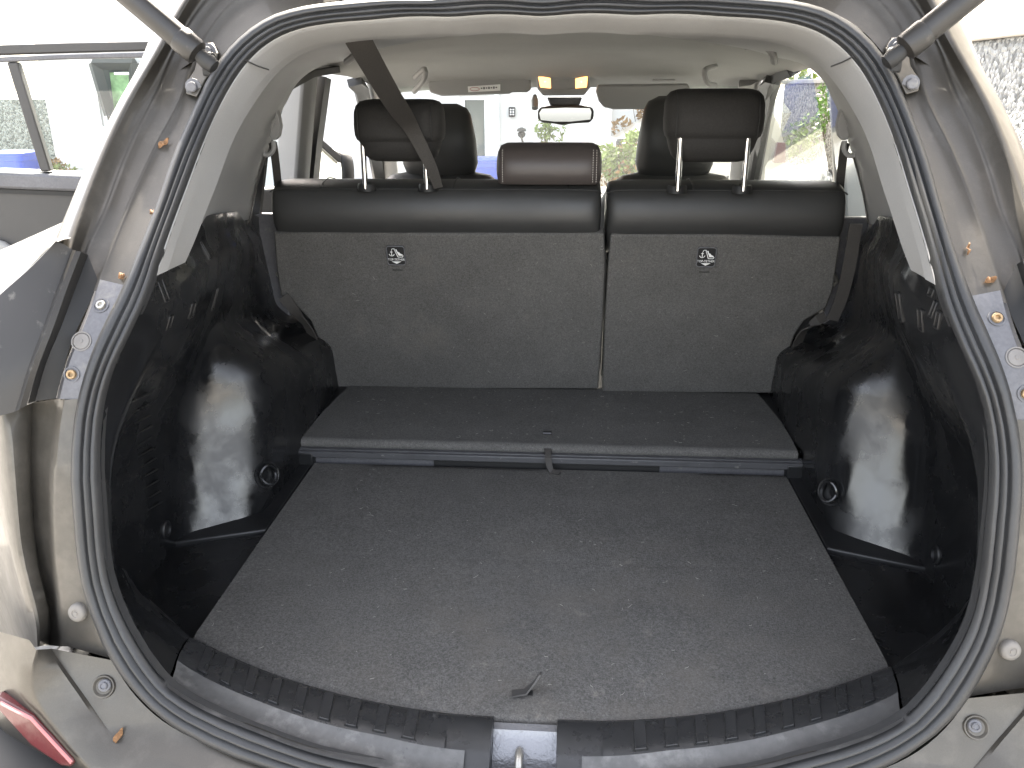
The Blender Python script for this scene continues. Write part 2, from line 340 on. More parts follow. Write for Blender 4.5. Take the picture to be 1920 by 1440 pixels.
# ---- tail light housings, lower quarter, bumper: traced on the left, mirrored to the right
def wallband(name, polys, m, smooth=40, n=16, parent=CAR, solid=0, ext=None, **k):
    """polys: list of (pixel list, offset) curves"""
    cols = [sm(spline([sf(px, py, o) for px, py in pts], n), 2) for pts, o in polys]
    if ext is not None: cols.append(cols[-1]+V(*ext))
    return band(name, cols, m, parent, smooth=smooth, solid=solid, **k)
brk = wallband('light_bracket', [([(238,536),(222,572),(200,615),(175,665),(158,720),(150,750)], .004), ([(188,524),(178,556),(163,598),(140,655),(122,705),(112,748)], -.006), ([(184,526),(172,560),(157,600),(133,655),(116,705),(105,747)], .008)], greyplastic, n=24)
wallband('light_recess', [([(184,526),(172,560),(150,605),(131,650),(116,705),(105,747)], .006), ([(165,478),(140,545),(112,620),(90,670),(76,715),(66,752)], -.012), ([(152,472),(124,545),(98,620),(74,680),(62,720),(52,757)], -.045)], darkm, n=20)
lampface = wallband('tail_light', [([(152,472),(124,545),(98,620),(74,680),(62,720),(50,760)], -.046), ([(142,470),(112,545),(86,620),(62,680),(50,720),(36,768)], -.054), ([(136,468),(106,543),(79,620),(55,682),(43,722),(28,772)], -.050), ([(120,458),(80,540),(45,620),(15,690),(0,730),(-20,785)], -.066), ([(105,452),(55,505),(8,545),(-40,600),(-60,690),(-80,770)], -.085), ([(100,449),(45,500),(0,530),(-65,590),(-95,690),(-110,760)], .0)], mat('smoked_lens', (.02, .0185, .017), .5, coat=.0, dust=[((.18, .17, .15), 40, .6, .85)]), n=20)
sh = wallband('quarter_shoulder', [([(134,446),(100,454),(55,502),(6,545),(-60,600),(-110,690)], -.075), ([(122,443),(85,462),(40,484),(0,495),(-60,520),(-140,600)], -.02), ([(107,443),(78,458),(35,476),(-5,484),(-70,500),(-140,540)], .06)], paint, n=20, ext=(-.06, .55, .03))
lowq = wallband('quarter_panel', [
    ([(152,747),(147,762),(140,820),(138,895),(142,957),(148,1015),(158,1080),(170,1130),(192,1187),(214,1236)], .004),
    ([(121,750),(114,790),(108,850),(105,900),(104,960),(106,1030),(112,1085),(118,1140),(122,1180),(127,1212)], -.006),
    ([(114,748),(107,790),(101,850),(98,900),(97,960),(99,1030),(104,1085),(109,1140),(112,1180),(118,1212)], -.001),
    ([(108,748),(100,790),(94,850),(91,900),(90,960),(92,1030),(98,1085),(103,1140),(106,1180),(112,1212)], .016),
    ([(62,755),(60,790),(58,850),(60,900),(62,960),(68,1020),(78,1080),(92,1130),(96,1170),(92,1210)], .020),
    ([(42,763),(46,800),(48,850),(51,900),(54,960),(61,1020),(73,1080),(88,1130),(90,1170),(84,1210)], .000),
    ([(14,775),(22,810),(26,860),(30,910),(34,960),(40,1020),(52,1080),(66,1130),(74,1170),(74,1212)], -.016),
    ([(4,776),(8,810),(13,860),(18,910),(24,960),(32,1020),(44,1080),(58,1130),(68,1170),(70,1213)], -.018),
    ([(-20,780),(-14,810),(-8,860),(-2,910),(5,960),(17,1020),(30,1080),(44,1130),(56,1175),(66,1213)], .02),
    ([(-150,800),(-140,830),(-130,870),(-120,920),(-110,970),(-95,1030),(-75,1085),(-50,1135),(-30,1175),(-10,1205)], .35)], paint, n=34, smooth=50)
for o in lowq: o.data.materials[0] = paint_dirty
bump_ = wallband('bumper', [
    ([(213,1235),(240,1280),(282,1327),(325,1360),(400,1397),(475,1422),(560,1448),(760,1492),(985,1507)], .002),
    ([(210,1238),(236,1284),(278,1331),(322,1364),(398,1401),(474,1427),(560,1453),(760,1498),(985,1513)], -.006),
    ([(96,1216),(114,1244),(150,1292),(185,1342),(220,1391),(300,1417),(380,1446),(600,1500),(985,1540)], -.030),
    ([(90,1217),(108,1248),(144,1297),(178,1348),(214,1399),(295,1428),(375,1458),(600,1512),(985,1552)], -.036),
    ([(72,1218),(64,1255),(60,1296),(104,1356),(168,1436),(240,1490),(330,1530),(560,1580),(985,1620)], -.062),
    ([(68,1219),(58,1256),(53,1298),(97,1360),(160,1440),(232,1500),(322,1545),(550,1600),(985,1640)], -.064),
    ([(55,1200),(35,1245),(28,1300),(70,1362),(135,1445),(205,1510),(300,1560),(540,1640),(985,1700)], -.060),
    ([(0,1185),(-25,1240),(-30,1300),(10,1370),(70,1460),(150,1545),(250,1620),(500,1760),(985,1850)], -.045),
    ([(-90,1175),(-110,1240),(-120,1310),(-90,1400),(-40,1500),(40,1620),(140,1720),(420,1900),(985,2000)], .05)], paint, n=40, smooth=45)
BV = bvh(bump_[0]); BRK = bvh(brk[0]); LQ = bvh(lowq[0])
def bothsides(fn, p, n_, *a):
    for s in (1, -1):
        q = np.array(p, float).copy(); m_ = np.array(n_, float).copy()
        if s == -1: q[0] *= -1; m_[0] *= -1
        fn(q, m_, s, *a)
# recessed bolts in the bumper corners
pb, nb = hit(BV, 195, 1287)
def bumper_bolt(p, n_, s):
    par = bump_[0] if s == 1 else bump_[1]
    lathe('bolt_recess', p-n_*.012, n_, [(.0155, .010), (.0138, .0155), (.0124, .0155), (.0098, .0128), (0.001, .0125)], paint_dirty, par, k=28)
    lathe('bolt', p+V(0.002*s, 0, .002), n_, [(.0078, 0), (.0078, .0025), (.007, .0035), (.0048, .0035), (.0046, .007), (.0036, .0078), (.003, .006), (.0005, .006)], greyplastic, par, k=18)
bothsides(bumper_bolt, pb, nb)
# the red reflector at the bumper corner
rp = [(-6,1303),(28,1322),(62,1342),(100,1382),(141,1427),(136,1436),(118,1434),(60,1395),(8,1338),(-8,1320)]
def onb(px, py, off=-.064): return sf(px, py, off)
refl = [onb(*q) for q in rp]
for s in (1, -1):
    pts = [(p if s == 1 else mir(p)) for p in refl]; nn = V(0, -.012, 0)
    prism('reflector', [p+V(0, .012, 0) for p in pts], V(0, -.016, 0), redlens, bump_[0 if s == 1 else 1], bevel=.004)
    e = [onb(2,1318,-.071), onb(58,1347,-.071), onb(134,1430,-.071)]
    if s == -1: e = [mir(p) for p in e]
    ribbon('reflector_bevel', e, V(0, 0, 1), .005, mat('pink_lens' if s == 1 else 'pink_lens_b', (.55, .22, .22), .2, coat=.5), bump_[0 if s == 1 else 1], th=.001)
# bolts and plugs in the light bracket, plug in the quarter panel
def disc_bolt(p, n_, s, par, m, r=.0058, hexr=True):
    pr_ = [(r*1.75, -.006), (r*1.75, .0015), (r*1.45, .0015), (r*1.4, -.003), (r*1.05, -.003), (r*1.05, .003), (r*.95, .0042), (r*.55, .0042), (r*.5, .001), (.0004, .001)]
    lathe('bolt_washer', p, n_, pr_[:5]+[(.0005, -.003)], greyplastic, par, k=22)
    lathe('bolt', p, n_, [(r*1.05, -.003)]+pr_[5:], m, par, k=18)
for (px, py, m_, kind) in [(190, 573, steel, 0), (153, 640, greyplastic, 1), (135, 702, rust, 0)]:
    p, nn = hit(BRK, px, py)
    for s in (1, -1):
        q, n2 = (p, nn) if s == 1 else (mir(p), mir(nn)); par = brk[0 if s == 1 else 1]
        if kind == 0: disc_bolt(q, n2, s, par, rust if (s == -1) else m_)
        else:
            lathe('plug', q, n2, [(.0128, -.004), (.0128, .0012), (.0112, .0012), (.0108, -.001), (.0104, .0004), (.0096, .0012), (.0028, .0015), (.0024, .0022), (.0005, .0022)], mat('plug_%d' % s, (.17, .16, .15), .55, var=[(60, .1)]), par, k=26)
p, nn = hit(LQ, 148, 1147)
for s in (1, -1):
    q, n2 = (p, nn) if s == 1 else (mir(p), mir(nn))
    lathe('rubber_plug', q, n2, [(.0125, -.004), (.0125, .002), (.0115, .0055), (.0085, .0072), (.0052, .0074), (.0048, .0066), (.0026, .0066), (.0022, .0075), (.0005, .0075)], mat('putty_plug_%d' % s, (.17, .157, .14), .6, var=[(60, .12)]), lowq[0 if s == 1 else 1], k=26, smooth=60)

# ---- gas struts and their brackets
for s in (1, -1):
    S = (lambda p: p) if s == 1 else mir
    base = aty(385, 112, 1.215); d0 = ray(120, -112); dpt = (base-CAM) @ C_F; top = CAM + d0*dpt*.97
    b, t = S(base), S(top); ax = norm(t-b)
    st = tube('gas_strut', [b+ax*.018, b+ax*.02, b+ax*.2, t-ax*.02, t], [.0165, .0168, .0168, .0168, .010], strutm, CAR, n=24)
    lathe('strut_collar', b+ax*.012, ax, [(.010, -.002), (.0175, .002), (.0185, .006), (.0185, .030), (.0178, .032), (.0165, .032)], strutm, st, k=24)
    lathe('ball_socket', b-ax*.012, ax, [(.004, -.006), (.010, -.003), (.012, .006), (.011, .016), (.009, .026)], darkm, st, k=16)
    # bracket plate with two bolts
    pl = [(378,82),(402,80),(412,100),(404,128),(388,150),(372,182),(352,176),(350,158),(368,132),(374,104)]
    pts = [S(sf(px, py, -.002)) for px, py in pl]
    bkt = prism('strut_bracket', pts, V(0, -.007, 0), steel if s == 1 else steel, CAR, bevel=.002)
    bkt.data.materials[0] = paint_dirty
    for (px, py) in ((391, 97), (363, 163)):
        q = S(sf(px, py, -.010))
        lathe('bolt', q, V(0, -1, 0), [(.012, 0), (.012, .002), (.0075, .003), (.0075, .008), (.006, .0095), (.0005, .0095)], greyplastic, bkt, k=12, smooth=30)
    q = S(sf(393, 122, -.012)); box('ball_mount', q, (.020, .018, .035), darkm, bkt, bevel=.005)
# ---- tailgate, swung up over the opening
tg = []
for u in np.linspace(0, 1, 9):
    y, z = 1.36-.66*u, 1.735+.86*u+.05*math.sin(u*math.pi); hw = .50+.12*min(1, u*2)
    tg.append([V(x*hw, y+.02*x*x, z-.05*x*x) for x in np.linspace(-1, 1, 13)])
v, f = grid(tg); mk('tailgate', v, f, paint, CAR, smooth=60, solid=.09, solidoff=1)

# ================================================================== INTERIOR TRIM
# pillar trim and rear header trim
T1_L = [(1010,62),(855,65),(755,68),(705,71),(655,75),(585,82),(542,100),(507,130),(480,161),(457,190),(430,240),(410,290),(390,355),(382,370),(357,435),(342,477)]
T1_R = [(1010,62),(1185,62),(1285,64),(1385,66),(1440,75),(1485,85),(1522,102),(1552,125),(1580,160),(1610,212),(1635,250),(1655,300),(1672,357),(1700,442),(1717,495)]
T1 = ringfun(T1_L, T1_R, .085)
def phi_at(fn, ztarget):
    ps = np.linspace(.5*math.pi, .8*math.pi, 200); zs = [fn(p)[2] for p in ps]; return float(np.interp(ztarget, zs, ps))
pl1, plT = phi_at(R1, 1.222), phi_at(T1, 1.218)
rows = []
for u in np.linspace(-1, 1, 121):
    p0 = math.pi + u*(math.pi-pl1); p1 = math.pi + u*(math.pi-plT); a = R1(p0)+V(0, .012, 0); b = T1(p1)
    rows.append([a+V(0, .03, 0), a, a+(b-a)*.03+V(0, -.008, 0), a+(b-a)*.12+V(0, -.012, 0), a+(b-a)*.3+V(0, -.014, 0), a+(b-a)*.7+V(0, -.010, 0), a+(b-a)*.95+V(0, -.002, 0), b, b+V(0, .03, 0)+(b-a)*.06])
v, f = grid(rows); mk('opening_trim', v, f, trim, CAR, smooth=180)
for s in (1, -1):      # joint between header trim and pillar trim
    A = [(1440+460/4., 500/4.), (1440+540/4., 470/4.), (1440+625/4., 425/4.)]
    pts = [sf(px, py, o) for (px, py), o in zip(A, (.070, .035, .006))]
    if s == 1: pts = [mir(p) for p in pts]
    tube('trim_joint', [p+V(0, -.009, 0) for p in pts], .0011, darktrim, CAR, n=6)
# C pillar trim: from the T1 edge to the door opening
C2 = [aty(1626, 418, 1.90), aty(1613, 345, 1.90), aty(1598, 290, 1.92), aty(1574, 215, 1.95), aty(1558, 180, 1.98), aty(1546, 155, 2.02), aty(1524, 132, 2.1), aty(1497, 117, 2.3), aty(1474, 115, 2.6)]
for s in (1, -1):
    e = spline(C2, 40); q0 = plT; pts = []
    t1c = np.array([T1(math.pi - u*(math.pi-plT)) for u in np.linspace(1, .22, 40)])
    rows = []
    for a, b in zip(t1c, e):
        L = []
        for u in np.linspace(0, 1, 12):
            q = a+V(.0, .012, 0)+(b-a-V(.0, .012, 0))*u; q = q+V(.022*math.sin(math.pi*u), 0, .006*math.sin(math.pi*u)); L.append(q)
        L.append(b+V(.03, .01, 0)); rows.append([p if s == -1 else mir(p) for p in L])
    v, f = grid(rows); mk('pillar_trim', v, f, trim, CAR, smooth=180)
# headliner
rows = []
Ys = [1.30, 1.36, 1.45, 1.6, 1.8, 2.0, 2.2, 2.36, 2.42, 2.5, 2.7, 2.85, 2.95, 3.05, 3.12]
zc = [1.565, 1.568, 1.575, 1.58, 1.585, 1.585, 1.58, 1.575, 1.560, 1.552, 1.545, 1.528, 1.505, 1.475, 1.45]
xe = [.56, .575, .59, .61, .635, .655, .665, .665, .665, .66, .655, .65, .64, .63, .62]
ze = [1.47, 1.475, 1.48, 1.485, 1.49, 1.492, 1.495, 1.495, 1.495, 1.49, 1.485, 1.475, 1.46, 1.44, 1.43]
for Y, a, x_, b in zip(Ys, zc, xe, ze):
    rows.append([V(x_*t, Y - .05*(1-t*t) if Y > 2.3 else Y, b+(a-b)*(1-abs(t)**3.6)) for t in np.linspace(-1, 1, 41)])
v, f = grid(rows); head = mk('headliner', v, f, liner, CAR, smooth=180)
HB = bvh(head)
# roof console with two lit map lamps
cons = []
for u, yy, zt in ((0, 2.90, 1.52), (.15, 2.91, 1.497), (.85, 3.04, 1.438), (1, 3.06, 1.45)):
    cons.append([V(x, yy, zt + (.02 if abs(x-.006) > .095 else 0)) for x in np.linspace(-.096, .108, 9)])
cpoly = [(1005, 130), (1012, 126), (1098, 126), (1106, 130), (1107, 166), (1096, 180), (1018, 181), (1007, 168)]
cn = norm(V(0, -.75, -.66)); cp = V(0, 2.98, 1.475)
con = prism('roof_console', [atp(px, py, cp, cn) for px, py in cpoly], -cn*.03, trim, CAR, bevel=.006, seg=3)
for q in ([(1009,143),(1032,147),(1033,166),(1013,164)], [(1079,148),(1102,143),(1100,164),(1079,166)]):
    pts = [atp(px, py, cp+cn*.0015, cn) for px, py in q]; prism('map_lamp', pts, -cn*.006, lamp, con, bevel=.0015)
    c = sum(pts)/4+cn*.002; lathe('lamp_bulb', c+V(0, 0, .006), cn, [(.008, 0), (.007, .0015), (.0005, .002)], lampc, con, k=12)
for q in ([(1014,168),(1100,166),(1099,174),(1016,176)], [(1040,150),(1066,149),(1066,154),(1040,155)]):
    prism('console_button', [atp(px, py, cp+cn*.0012, cn) for px, py in q], -cn*.004, liner, con, bevel=.0015)
# rear-view mirror
mn = norm(V(.03, -1, .02)); mp = aty(1060, 215, 3.02)
mpoly = [(1008,208),(1013,201),(1030,198),(1090,197),(1109,200),(1114,207),(1113,222),(1106,230),(1072,232),(1055,235),(1040,232),(1016,230),(1008,222)]
mir_ = prism('rear_view_mirror', [atp(px, py, mp, mn) for px, py in mpoly], -mn*.03, darktrim, CAR, bevel=.006, seg=3)
prism('mirror_glass', [atp(px, py, mp+mn*.0015, mn) for px, py in [(1016,204),(1060,202),(1106,203),(1109,210),(1107,224),(1070,228),(1040,228),(1014,225),(1011,212)]], -mn*.002, mirrorm, mir_, bevel=0)
prism('mirror_stem', [aty(px, py, 3.04) for px, py in [(1025,182),(1092,182),(1086,199),(1032,199)]], V(0, .04, 0), greyplastic, mir_, bevel=.006)
tube('visor_clip', [aty(1003,178,3.03), aty(1003,190,3.02), aty(1003,203,3.0)], [.006, .013, .011], trim, head, n=10)
# sun visors
vis = prism('sun_visor', [aty(px, py, 3.0) for px, py in [(802,160),(806,151),(825,147),(985,145),(994,150),(996,168),(988,174),(960,174),(955,177),(828,181),(806,174)]], V(0, .018, .004), trim, CAR, bevel=.006, seg=3)
prism('warning_sticker', [aty(px, py, 2.997) for px, py in [(877,162),(938,158),(938,170),(878,173)]], V(0, .001, 0), whitelab, vis, bevel=0)
ell = [aty(890+9*math.cos(a), 167+3.2*math.sin(a), 2.995) for a in np.linspace(0, 2*math.pi, 15)]
tube('sticker_mark', ell, .0008, mat('sticker_red', (.35, .06, .05), .6), vis, n=5)
mb = MB()
for i in range(7): mb.add(*boxv(aty(903+4.6*i, 165.5-.25*i, 2.9955), (.0055, .0008, .004+.003*(i % 2))))
mb.mk('sticker_print', greyplastic, vis, smooth=0)
vis2 = prism('sun_visor', [aty(px, py, 2.98) for px, py in [(1117,172),(1120,160),(1290,158),(1296,170),(1290,200),(1250,205),(1150,206),(1132,202),(1122,190)]], V(0, .018, .004), trim, CAR, bevel=.006, seg=3)
prism('visor_mirror_cover', [aty(px, py, 2.977) for px, py in [(1225,188),(1275,187),(1275,202),(1225,203)]], V(0, .002, 0), liner, vis2, bevel=.0008)
box('visor_slot', aty(1244, 150, 2.93), (.075, .012, .006), whitelab if 0 else trim, CAR, bevel=.002)
# grab handles
for (a, b, c, d, Y) in [((778,146),(796,130),(795,150),(776,172),2.72), ((1342,124),(1322,132),(1326,155),(1340,160),2.72), ((1400,88),(1432,86),(1448,100),(1452,116),2.05), ((650,116),(668,104),(676,106),(684,112),2.05)]:
    tube('grab_handle', spline([aty(*a, Y+.03), aty(*b, Y-.01), aty(*c, Y-.01), aty(*d, Y+.03)], 14), .0085, trim, CAR, n=8)

# ---- black side trims with wheel arch boxes
def smooth01(t): t = min(1, max(0, t)); return t*t*(3-2*t)
ZT = lambda Y: 1.262-.12*(Y-1.165) if Y > 1.165 else 1.262-.33*(1.165-Y)
pb0 = phi_at(R1, 1.245)
def phi_x(xt):
    ps = np.linspace(.3, 1.4, 200); return float(np.interp(xt, [R1(q)[0] for q in ps], ps))
pR = np.linspace(phi_x(.452), pb0, 46)            # along the seal, from the lower corner up to the pillar trim
rim = [R1(p)+V(0, .004, 0) for p in pR]
def wallx(Y, z):
    top = .497+.262*max(0, Y-1.165)
    low = .655+.02*smooth01((Y-1.2)/.4)
    t = smooth01((1.20-z)/.34); x = top+(low-top)*t
    # arch box pushes inward
    dy = (Y-1.282-.46*(z-.68)+.42*(z-.68)**2)/.128; dz = (1.045-.085*smooth01((Y-1.45)/.45)-z)/.13; Rr = .9
    e = (Rr-math.hypot(max(0, Rr-dy), max(0, Rr-dz))) if (dy < Rr and dz < Rr) else min(dy, dz); e = min(1, max(0, e)); ee = .27; k = e*e/(2*ee*(1-ee)) if e < ee else (1-(1-e)**2/(2*ee*(1-ee)) if e > 1-ee else (e-ee/2)/(1-ee))
    ax = .535+.012*smooth01((Y-1.7)/.3)+.06*max(0, z-.86)
    return x+(min(ax, x)-x)*k
st_rows = []
NU = 46
for i, (p, r) in enumerate(zip(pR, rim)):
    row = [r+V(0, .0, 0)]
    zf = max(.674, r[2]) if i > 0 else .674
    for u in np.linspace(0, 1, NU)[1:]:
        Y = r[1]+.012 + (2.03-r[1]-.012)*u**1.15
        zt = zf
        fr = (r[2]-rim[0][2])/(rim[-1][2]-rim[0][2]); fr = min(1, max(0, fr))
        zlow, zhigh = .672, ZT(Y)+.012
        z = zlow + (zhigh-zlow)*fr
        k = smooth01(u/.10); z = r[2]*(1-k)+z*k
        x = wallx(Y, z); xr = r[0]
        k2 = smooth01((Y-r[1])/.17); x = xr*(1-k2)+x*k2 + .014*smooth01((fr-.86)/.08)*smooth01(u/.03)
        row.append(V(x, Y, z))
    st_rows.append(row)
SIDE = []
for s in (1, -1):
    v, f = grid([[p if s == -1 else mir(p) for p in r] for r in st_rows])
    SIDE.append(mk('side_trim', v, f, blackwet, CAR, smooth=180))
SB = [bvh(o) for o in SIDE]
# ledge on top of the side trim, up to the pillar trim
for s in (1, -1):
    e = st_rows[-1]; rows = [[p for p in e], [p+V(.05, 0, .003) for p in e], [p+V(.1, 0, .0) for p in e]]; rows = [r[4:] for r in rows]
    v, f = grid([[p if s == -1 else mir(p) for p in r] for r in rows]); mk('trim_ledge', v, f, black, CAR, smooth=60)
# pocket floors beside the mat
for s in (1, -1):
    pts = [V(.5065, 1.0, .672), V(.5065, 1.327, .672), V(.70, 1.255, .672), V(.70, .93, .672), V(.47, .845, .672), V(.44, .85, .672), V(.44, .95, .672)]
    prism('side_pocket_floor', [p if s == -1 else mir(p) for p in pts], V(0, 0, -.02), blackwet, CAR, bevel=.003)
    pts = [V(.508, 1.3285, .6795), V(.508, 1.70, .6795), V(.70, 1.70, .6795), V(.70, 1.2565, .6795)]
    prism('side_floor_panel', [p if s == -1 else mir(p) for p in pts], V(0, 0, -.027), black, CAR, bevel=.003)
# trim details placed on the side trims
def on_side(px, py): i = 0 if px < 960 else 1; p, n_ = hit(SB[i], px, py); return SIDE[i], p, n_
for i in range(11):
    px, py = 267+2.6*i, 738+20.6*i
    o, p, n_ = on_side(px, py)
    if p is None: continue
    q0, q1 = on_side(px-22, py+16)[1], on_side(px+6, py-2)[1]
    if q0 is None or q1 is None: continue
    v, f = tubev([q0+n_*.000, (q0+q1)/2+n_*.002, q1+n_*.003, q1+n_*.001], [.001, .0022, .003, .001], 6); mk('vent_slat', v, f, blackwet, o)
for (px, py, r) in [(500, 890, .022), (1558, 922, .022)]:
    o, p, n_ = on_side(px, py)
    if p is None: continue
    a, b, n2 = frame_of(n_)
    lathe('tie_down_recess', p-n_*.004, n_, [(.027, .0035), (.026, .0065), (.0225, .006), (.021, -.0), (.0005, -.001)], blackwet, o, k=26)
    ringp = [p+n_*(.006+.010*max(0, math.sin(t)))+.016*(math.cos(t)*a)+.019*math.sin(t)*V(0, 0, -1) for t in np.linspace(0, 2*math.pi, 22)]
    tube('tie_down_ring', ringp, .0035, blackwet, o, n=8)
for (px, py) in [(311, 993), (1756, 1040)]:
    o, p, n_ = on_side(px, py)
    if p is not None: lathe('trim_clip', p-n_*.002, n_, [(.0165, 0), (.0165, .004), (.0145, .006), (.012, .006), (.011, .002), (.0005, .002)], black, o, k=22)
for (px, py, w_, h_) in [(384,470,.014,.030),(403,560,.016,.040),(360,582,.014,.022),(318,605,.014,.020),(306,545,.012,.03),(1686,576,.014,.040),(1726,600,.014,.028),(1750,580,.01,.02),(1746,548,.014,.01),(1758,600,.012,.02)]:
    o, p, n_ = on_side(px, py)
    if p is None: continue
    a, b, n2 = frame_of(n_); mb = MB()
    for (da, db, ww, hh) in ((-w_/2, 0, .0025, h_), (w_/2, 0, .0025, h_), (0, -h_/2, w_, .0025), (0, h_/2, w_, .0025)):
        mb.add(*boxv(p+a*da+b*db-n2*.0008, (ww, hh, .005), np.stack([a, b, n2], 1)))
    mb.mk('trim_catch', black, o, bevel=.0008)

# ================================================================== CARGO FLOOR
# floor mat (a loose board): rounded front edge, fold line
def ym(x): return .868+.138*abs(x/.504)**2.15
rows = []
for x in np.linspace(-.504, .504, 61):
    y0 = ym(x); r = []
    for u, dz in [(0, -.024), (0, -.006), (.004, -.0015), (.012, 0)]: r.append(V(x, y0+u, .681+dz))
    for Y in list(np.linspace(y0+.03, 1.235, 10))+[1.246, 1.250, 1.254, 1.265]+list(np.linspace(1.3, 1.60, 9)):
        r.append(V(x, Y, .681 - (.0005 if abs(Y-1.250) < .001 else 0) + .0012*math.sin(9*x+4*Y)*math.sin(7*Y)))
    r += [V(x, 1.618, .680), V(x, 1.621, .676), V(x, 1.621, .656)]
    rows.append(r)
nr, nc = len(rows), len(rows[0]); v, f = grid(rows); f = list(f)+[tuple(range(nc)), tuple((nr-1)*nc+i for i in range(nc))]
CM = thing('cargo_mat', (0, 1.25, .656), 'worn charcoal carpet floor mat with fold line lying in the boot', 'floor mat')
cm = mk('mat_carpet', v, f, carpetmat, CM, smooth=50)
# pull tab on the mat
pt = atz(985, 1300, .684)
ribbon('pull_tab', [pt+V(-.018, -.002, 0), pt+V(.0, 0, .002), pt+V(.012, .008, .012), pt+V(.020, .012, .024)], V(.3, 1, 0), .014, darktrim, CM, th=.0012)
ribbon('tab_slot', [pt+V(-.018, .003, -.0012), pt+V(.010, .003, -.0012)], V(0, 1, 0), .009, darkm, CM, th=.0006)
# floor pan below
box('floor_pan', (0, 2.1, .60), (1.46, 2.7, .08), darkm, CAR, bevel=0)
# step board behind the mat, rail and recess
rows = []
for t in np.linspace(0, 1, 41):
    fr = atz(566, 822, .728)*(1-t)+atz(1499, 852, .728)*t; fr[1] = 1.632
    bk = V(-.515+1.03*t, 2.0, .728); mid = V(-.542+1.084*t, 1.80, .728)
    a = [fr+V(0, .006, -.022), fr+V(0, -.002, -.012), fr+V(0, 0, -.004), fr+V(0, .006, 0.0015)]
    for u in np.linspace(.06, 1, 12): a.append(((1-u)**2*fr+2*u*(1-u)*mid+u*u*bk)+V(0, 0, .001*math.sin(12*t*3)*(1-u)))
    rows.append(a)
v, f = grid(rows); stepb = mk('step_board', v, f, carpet, CAR, smooth=60)
for s in (-1, 1): box('step_side_filler', (s*.55, 1.93, .70), (.10, .26, .05), black, stepb, bevel=.004)
rail = box('floor_rail', (0, 1.622, .703), (1.105, .020, .014), railmat, CAR, bevel=.002)
box('rail_lip', (0, 1.629, .7105), (1.105, .016, .004), railmat, rail, bevel=.001)
box('rail_recess', (0, 1.640, .682), (1.02, .012, .030), greyplastic, CAR, bevel=.001)
box('recess_cover', (.0, 1.632, .684), (.485, .006, .022), darkm, rail, bevel=.001)
for s in (-1, 1):
    box('rail_end', (s*.528, 1.6215, .690), (.048, .022, .034), black, rail, bevel=.003)
    tube('rail_post', [V(s*.556, 1.618, .66), V(s*.556, 1.618, .712), V(s*.558, 1.624, .722), V(s*.558, 1.63, .745)], .0055, railmat, rail, n=8)
sp = atz(1028, 850, .712); 
ribbon('strap', [V(sp[0]-.002, 1.634, .722), V(sp[0], 1.622, .7205), V(sp[0], 1.607, .712), V(sp[0]+.003, 1.606, .695), V(sp[0]+.008, 1.600, .6845), V(sp[0]+.026, 1.592, .6838)], V(1, 0, 0), [.015, .015, .014, .013, .012, .010], belt, rail)
p = atz(1026, 811, .730); box('strap_slot', p, (.019, .010, .004), darkm, stepb, bevel=.001)
box('slot_rim', p+V(0, -.006, .001), (.019, .002, .003), greyplastic, stepb, bevel=.0005)

# ---- sill: scuff plate with ribs, latch recess
def sillpt(x, u):
    """u 0 at the mat edge, 1 at the seal"""
    a = V(x, ym(min(abs(x), .53))-.003, .684); ps = np.linspace(0, 1.3, 240)
    xs = [R1(q)[0] for q in ps]; ph = float(np.interp(abs(x)*(1.0-.105*smooth01(abs(x)/.5)), xs, ps)); b = R1(ph); b = V(math.copysign(b[0], x), b[1]-.002, b[2]+.004)
    K = [0, .06, .12, .5, .60, .72, .86, 1]; HH = [-.004, .003, .007, .009, .007, -.001, -.006, 0]
    base = a+(b-a)*u; lin = a[2]+(b[2]-a[2])*u
    return base+V(0, 0, float(np.interp(u, K, HH)))
US = [-.02, 0, .05, .12, .25, .4, .5, .56, .62, .72, .82, .92, 1.0]
SILL = []
apron = mat('worn_sheen_sill_plastic', (.07, .0695, .069), .4, bump=[(900, .25, .0008)], var=[(7, .15), (90, .15)], dust=[((.2, .196, .19), 24, .54, .84), ((.03, .031, .034), 30, .64, .72)])  # worn dusty plastic; the slope's sky sheen is painted in as lighter grey
for s in (-1, 1):
    rows = [[sillpt(s*x, u) for u in US[:9]] for x in np.linspace(.098, .503, 46)]
    for r in rows: r.insert(0, r[0]+V(0, .004, -.03))
    v, f = grid(rows); o = mk('sill_plate', v, f, scuff, CAR, smooth=180); SILL.append(o)
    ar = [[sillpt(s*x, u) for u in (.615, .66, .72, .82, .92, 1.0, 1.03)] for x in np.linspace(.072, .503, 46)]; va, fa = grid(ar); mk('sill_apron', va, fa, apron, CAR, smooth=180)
    for k in range(9):
        xr = .145+.0395*k; w_ = .0075; mbv = []; outl = []
        for t in np.linspace(0, math.pi, 7): outl.append((xr+w_*math.cos(t), .17-.055*math.sin(t)))
        outl = [(xr+w_, .58)]+outl+[(xr-w_, .58)]
        gro = [(xr+(x-xr)*1.32, u-.016 if u < .3 else u+.004) for x, u in outl]
        v, f = prismv([sillpt(s*x, u)+V(0, 0, -.002) for x, u in gro], V(0, 0, .0026)); mk('rib_groove', v, f, darkm, o, smooth=0)
        base = [sillpt(s*x, u)+V(0, 0, -.002) for x, u in outl]
        v, f = prismv(base, V(0, -.0005, .0056)); mk('sill_rib', v, f, scuff, o, bevel=.0008, smooth=40)
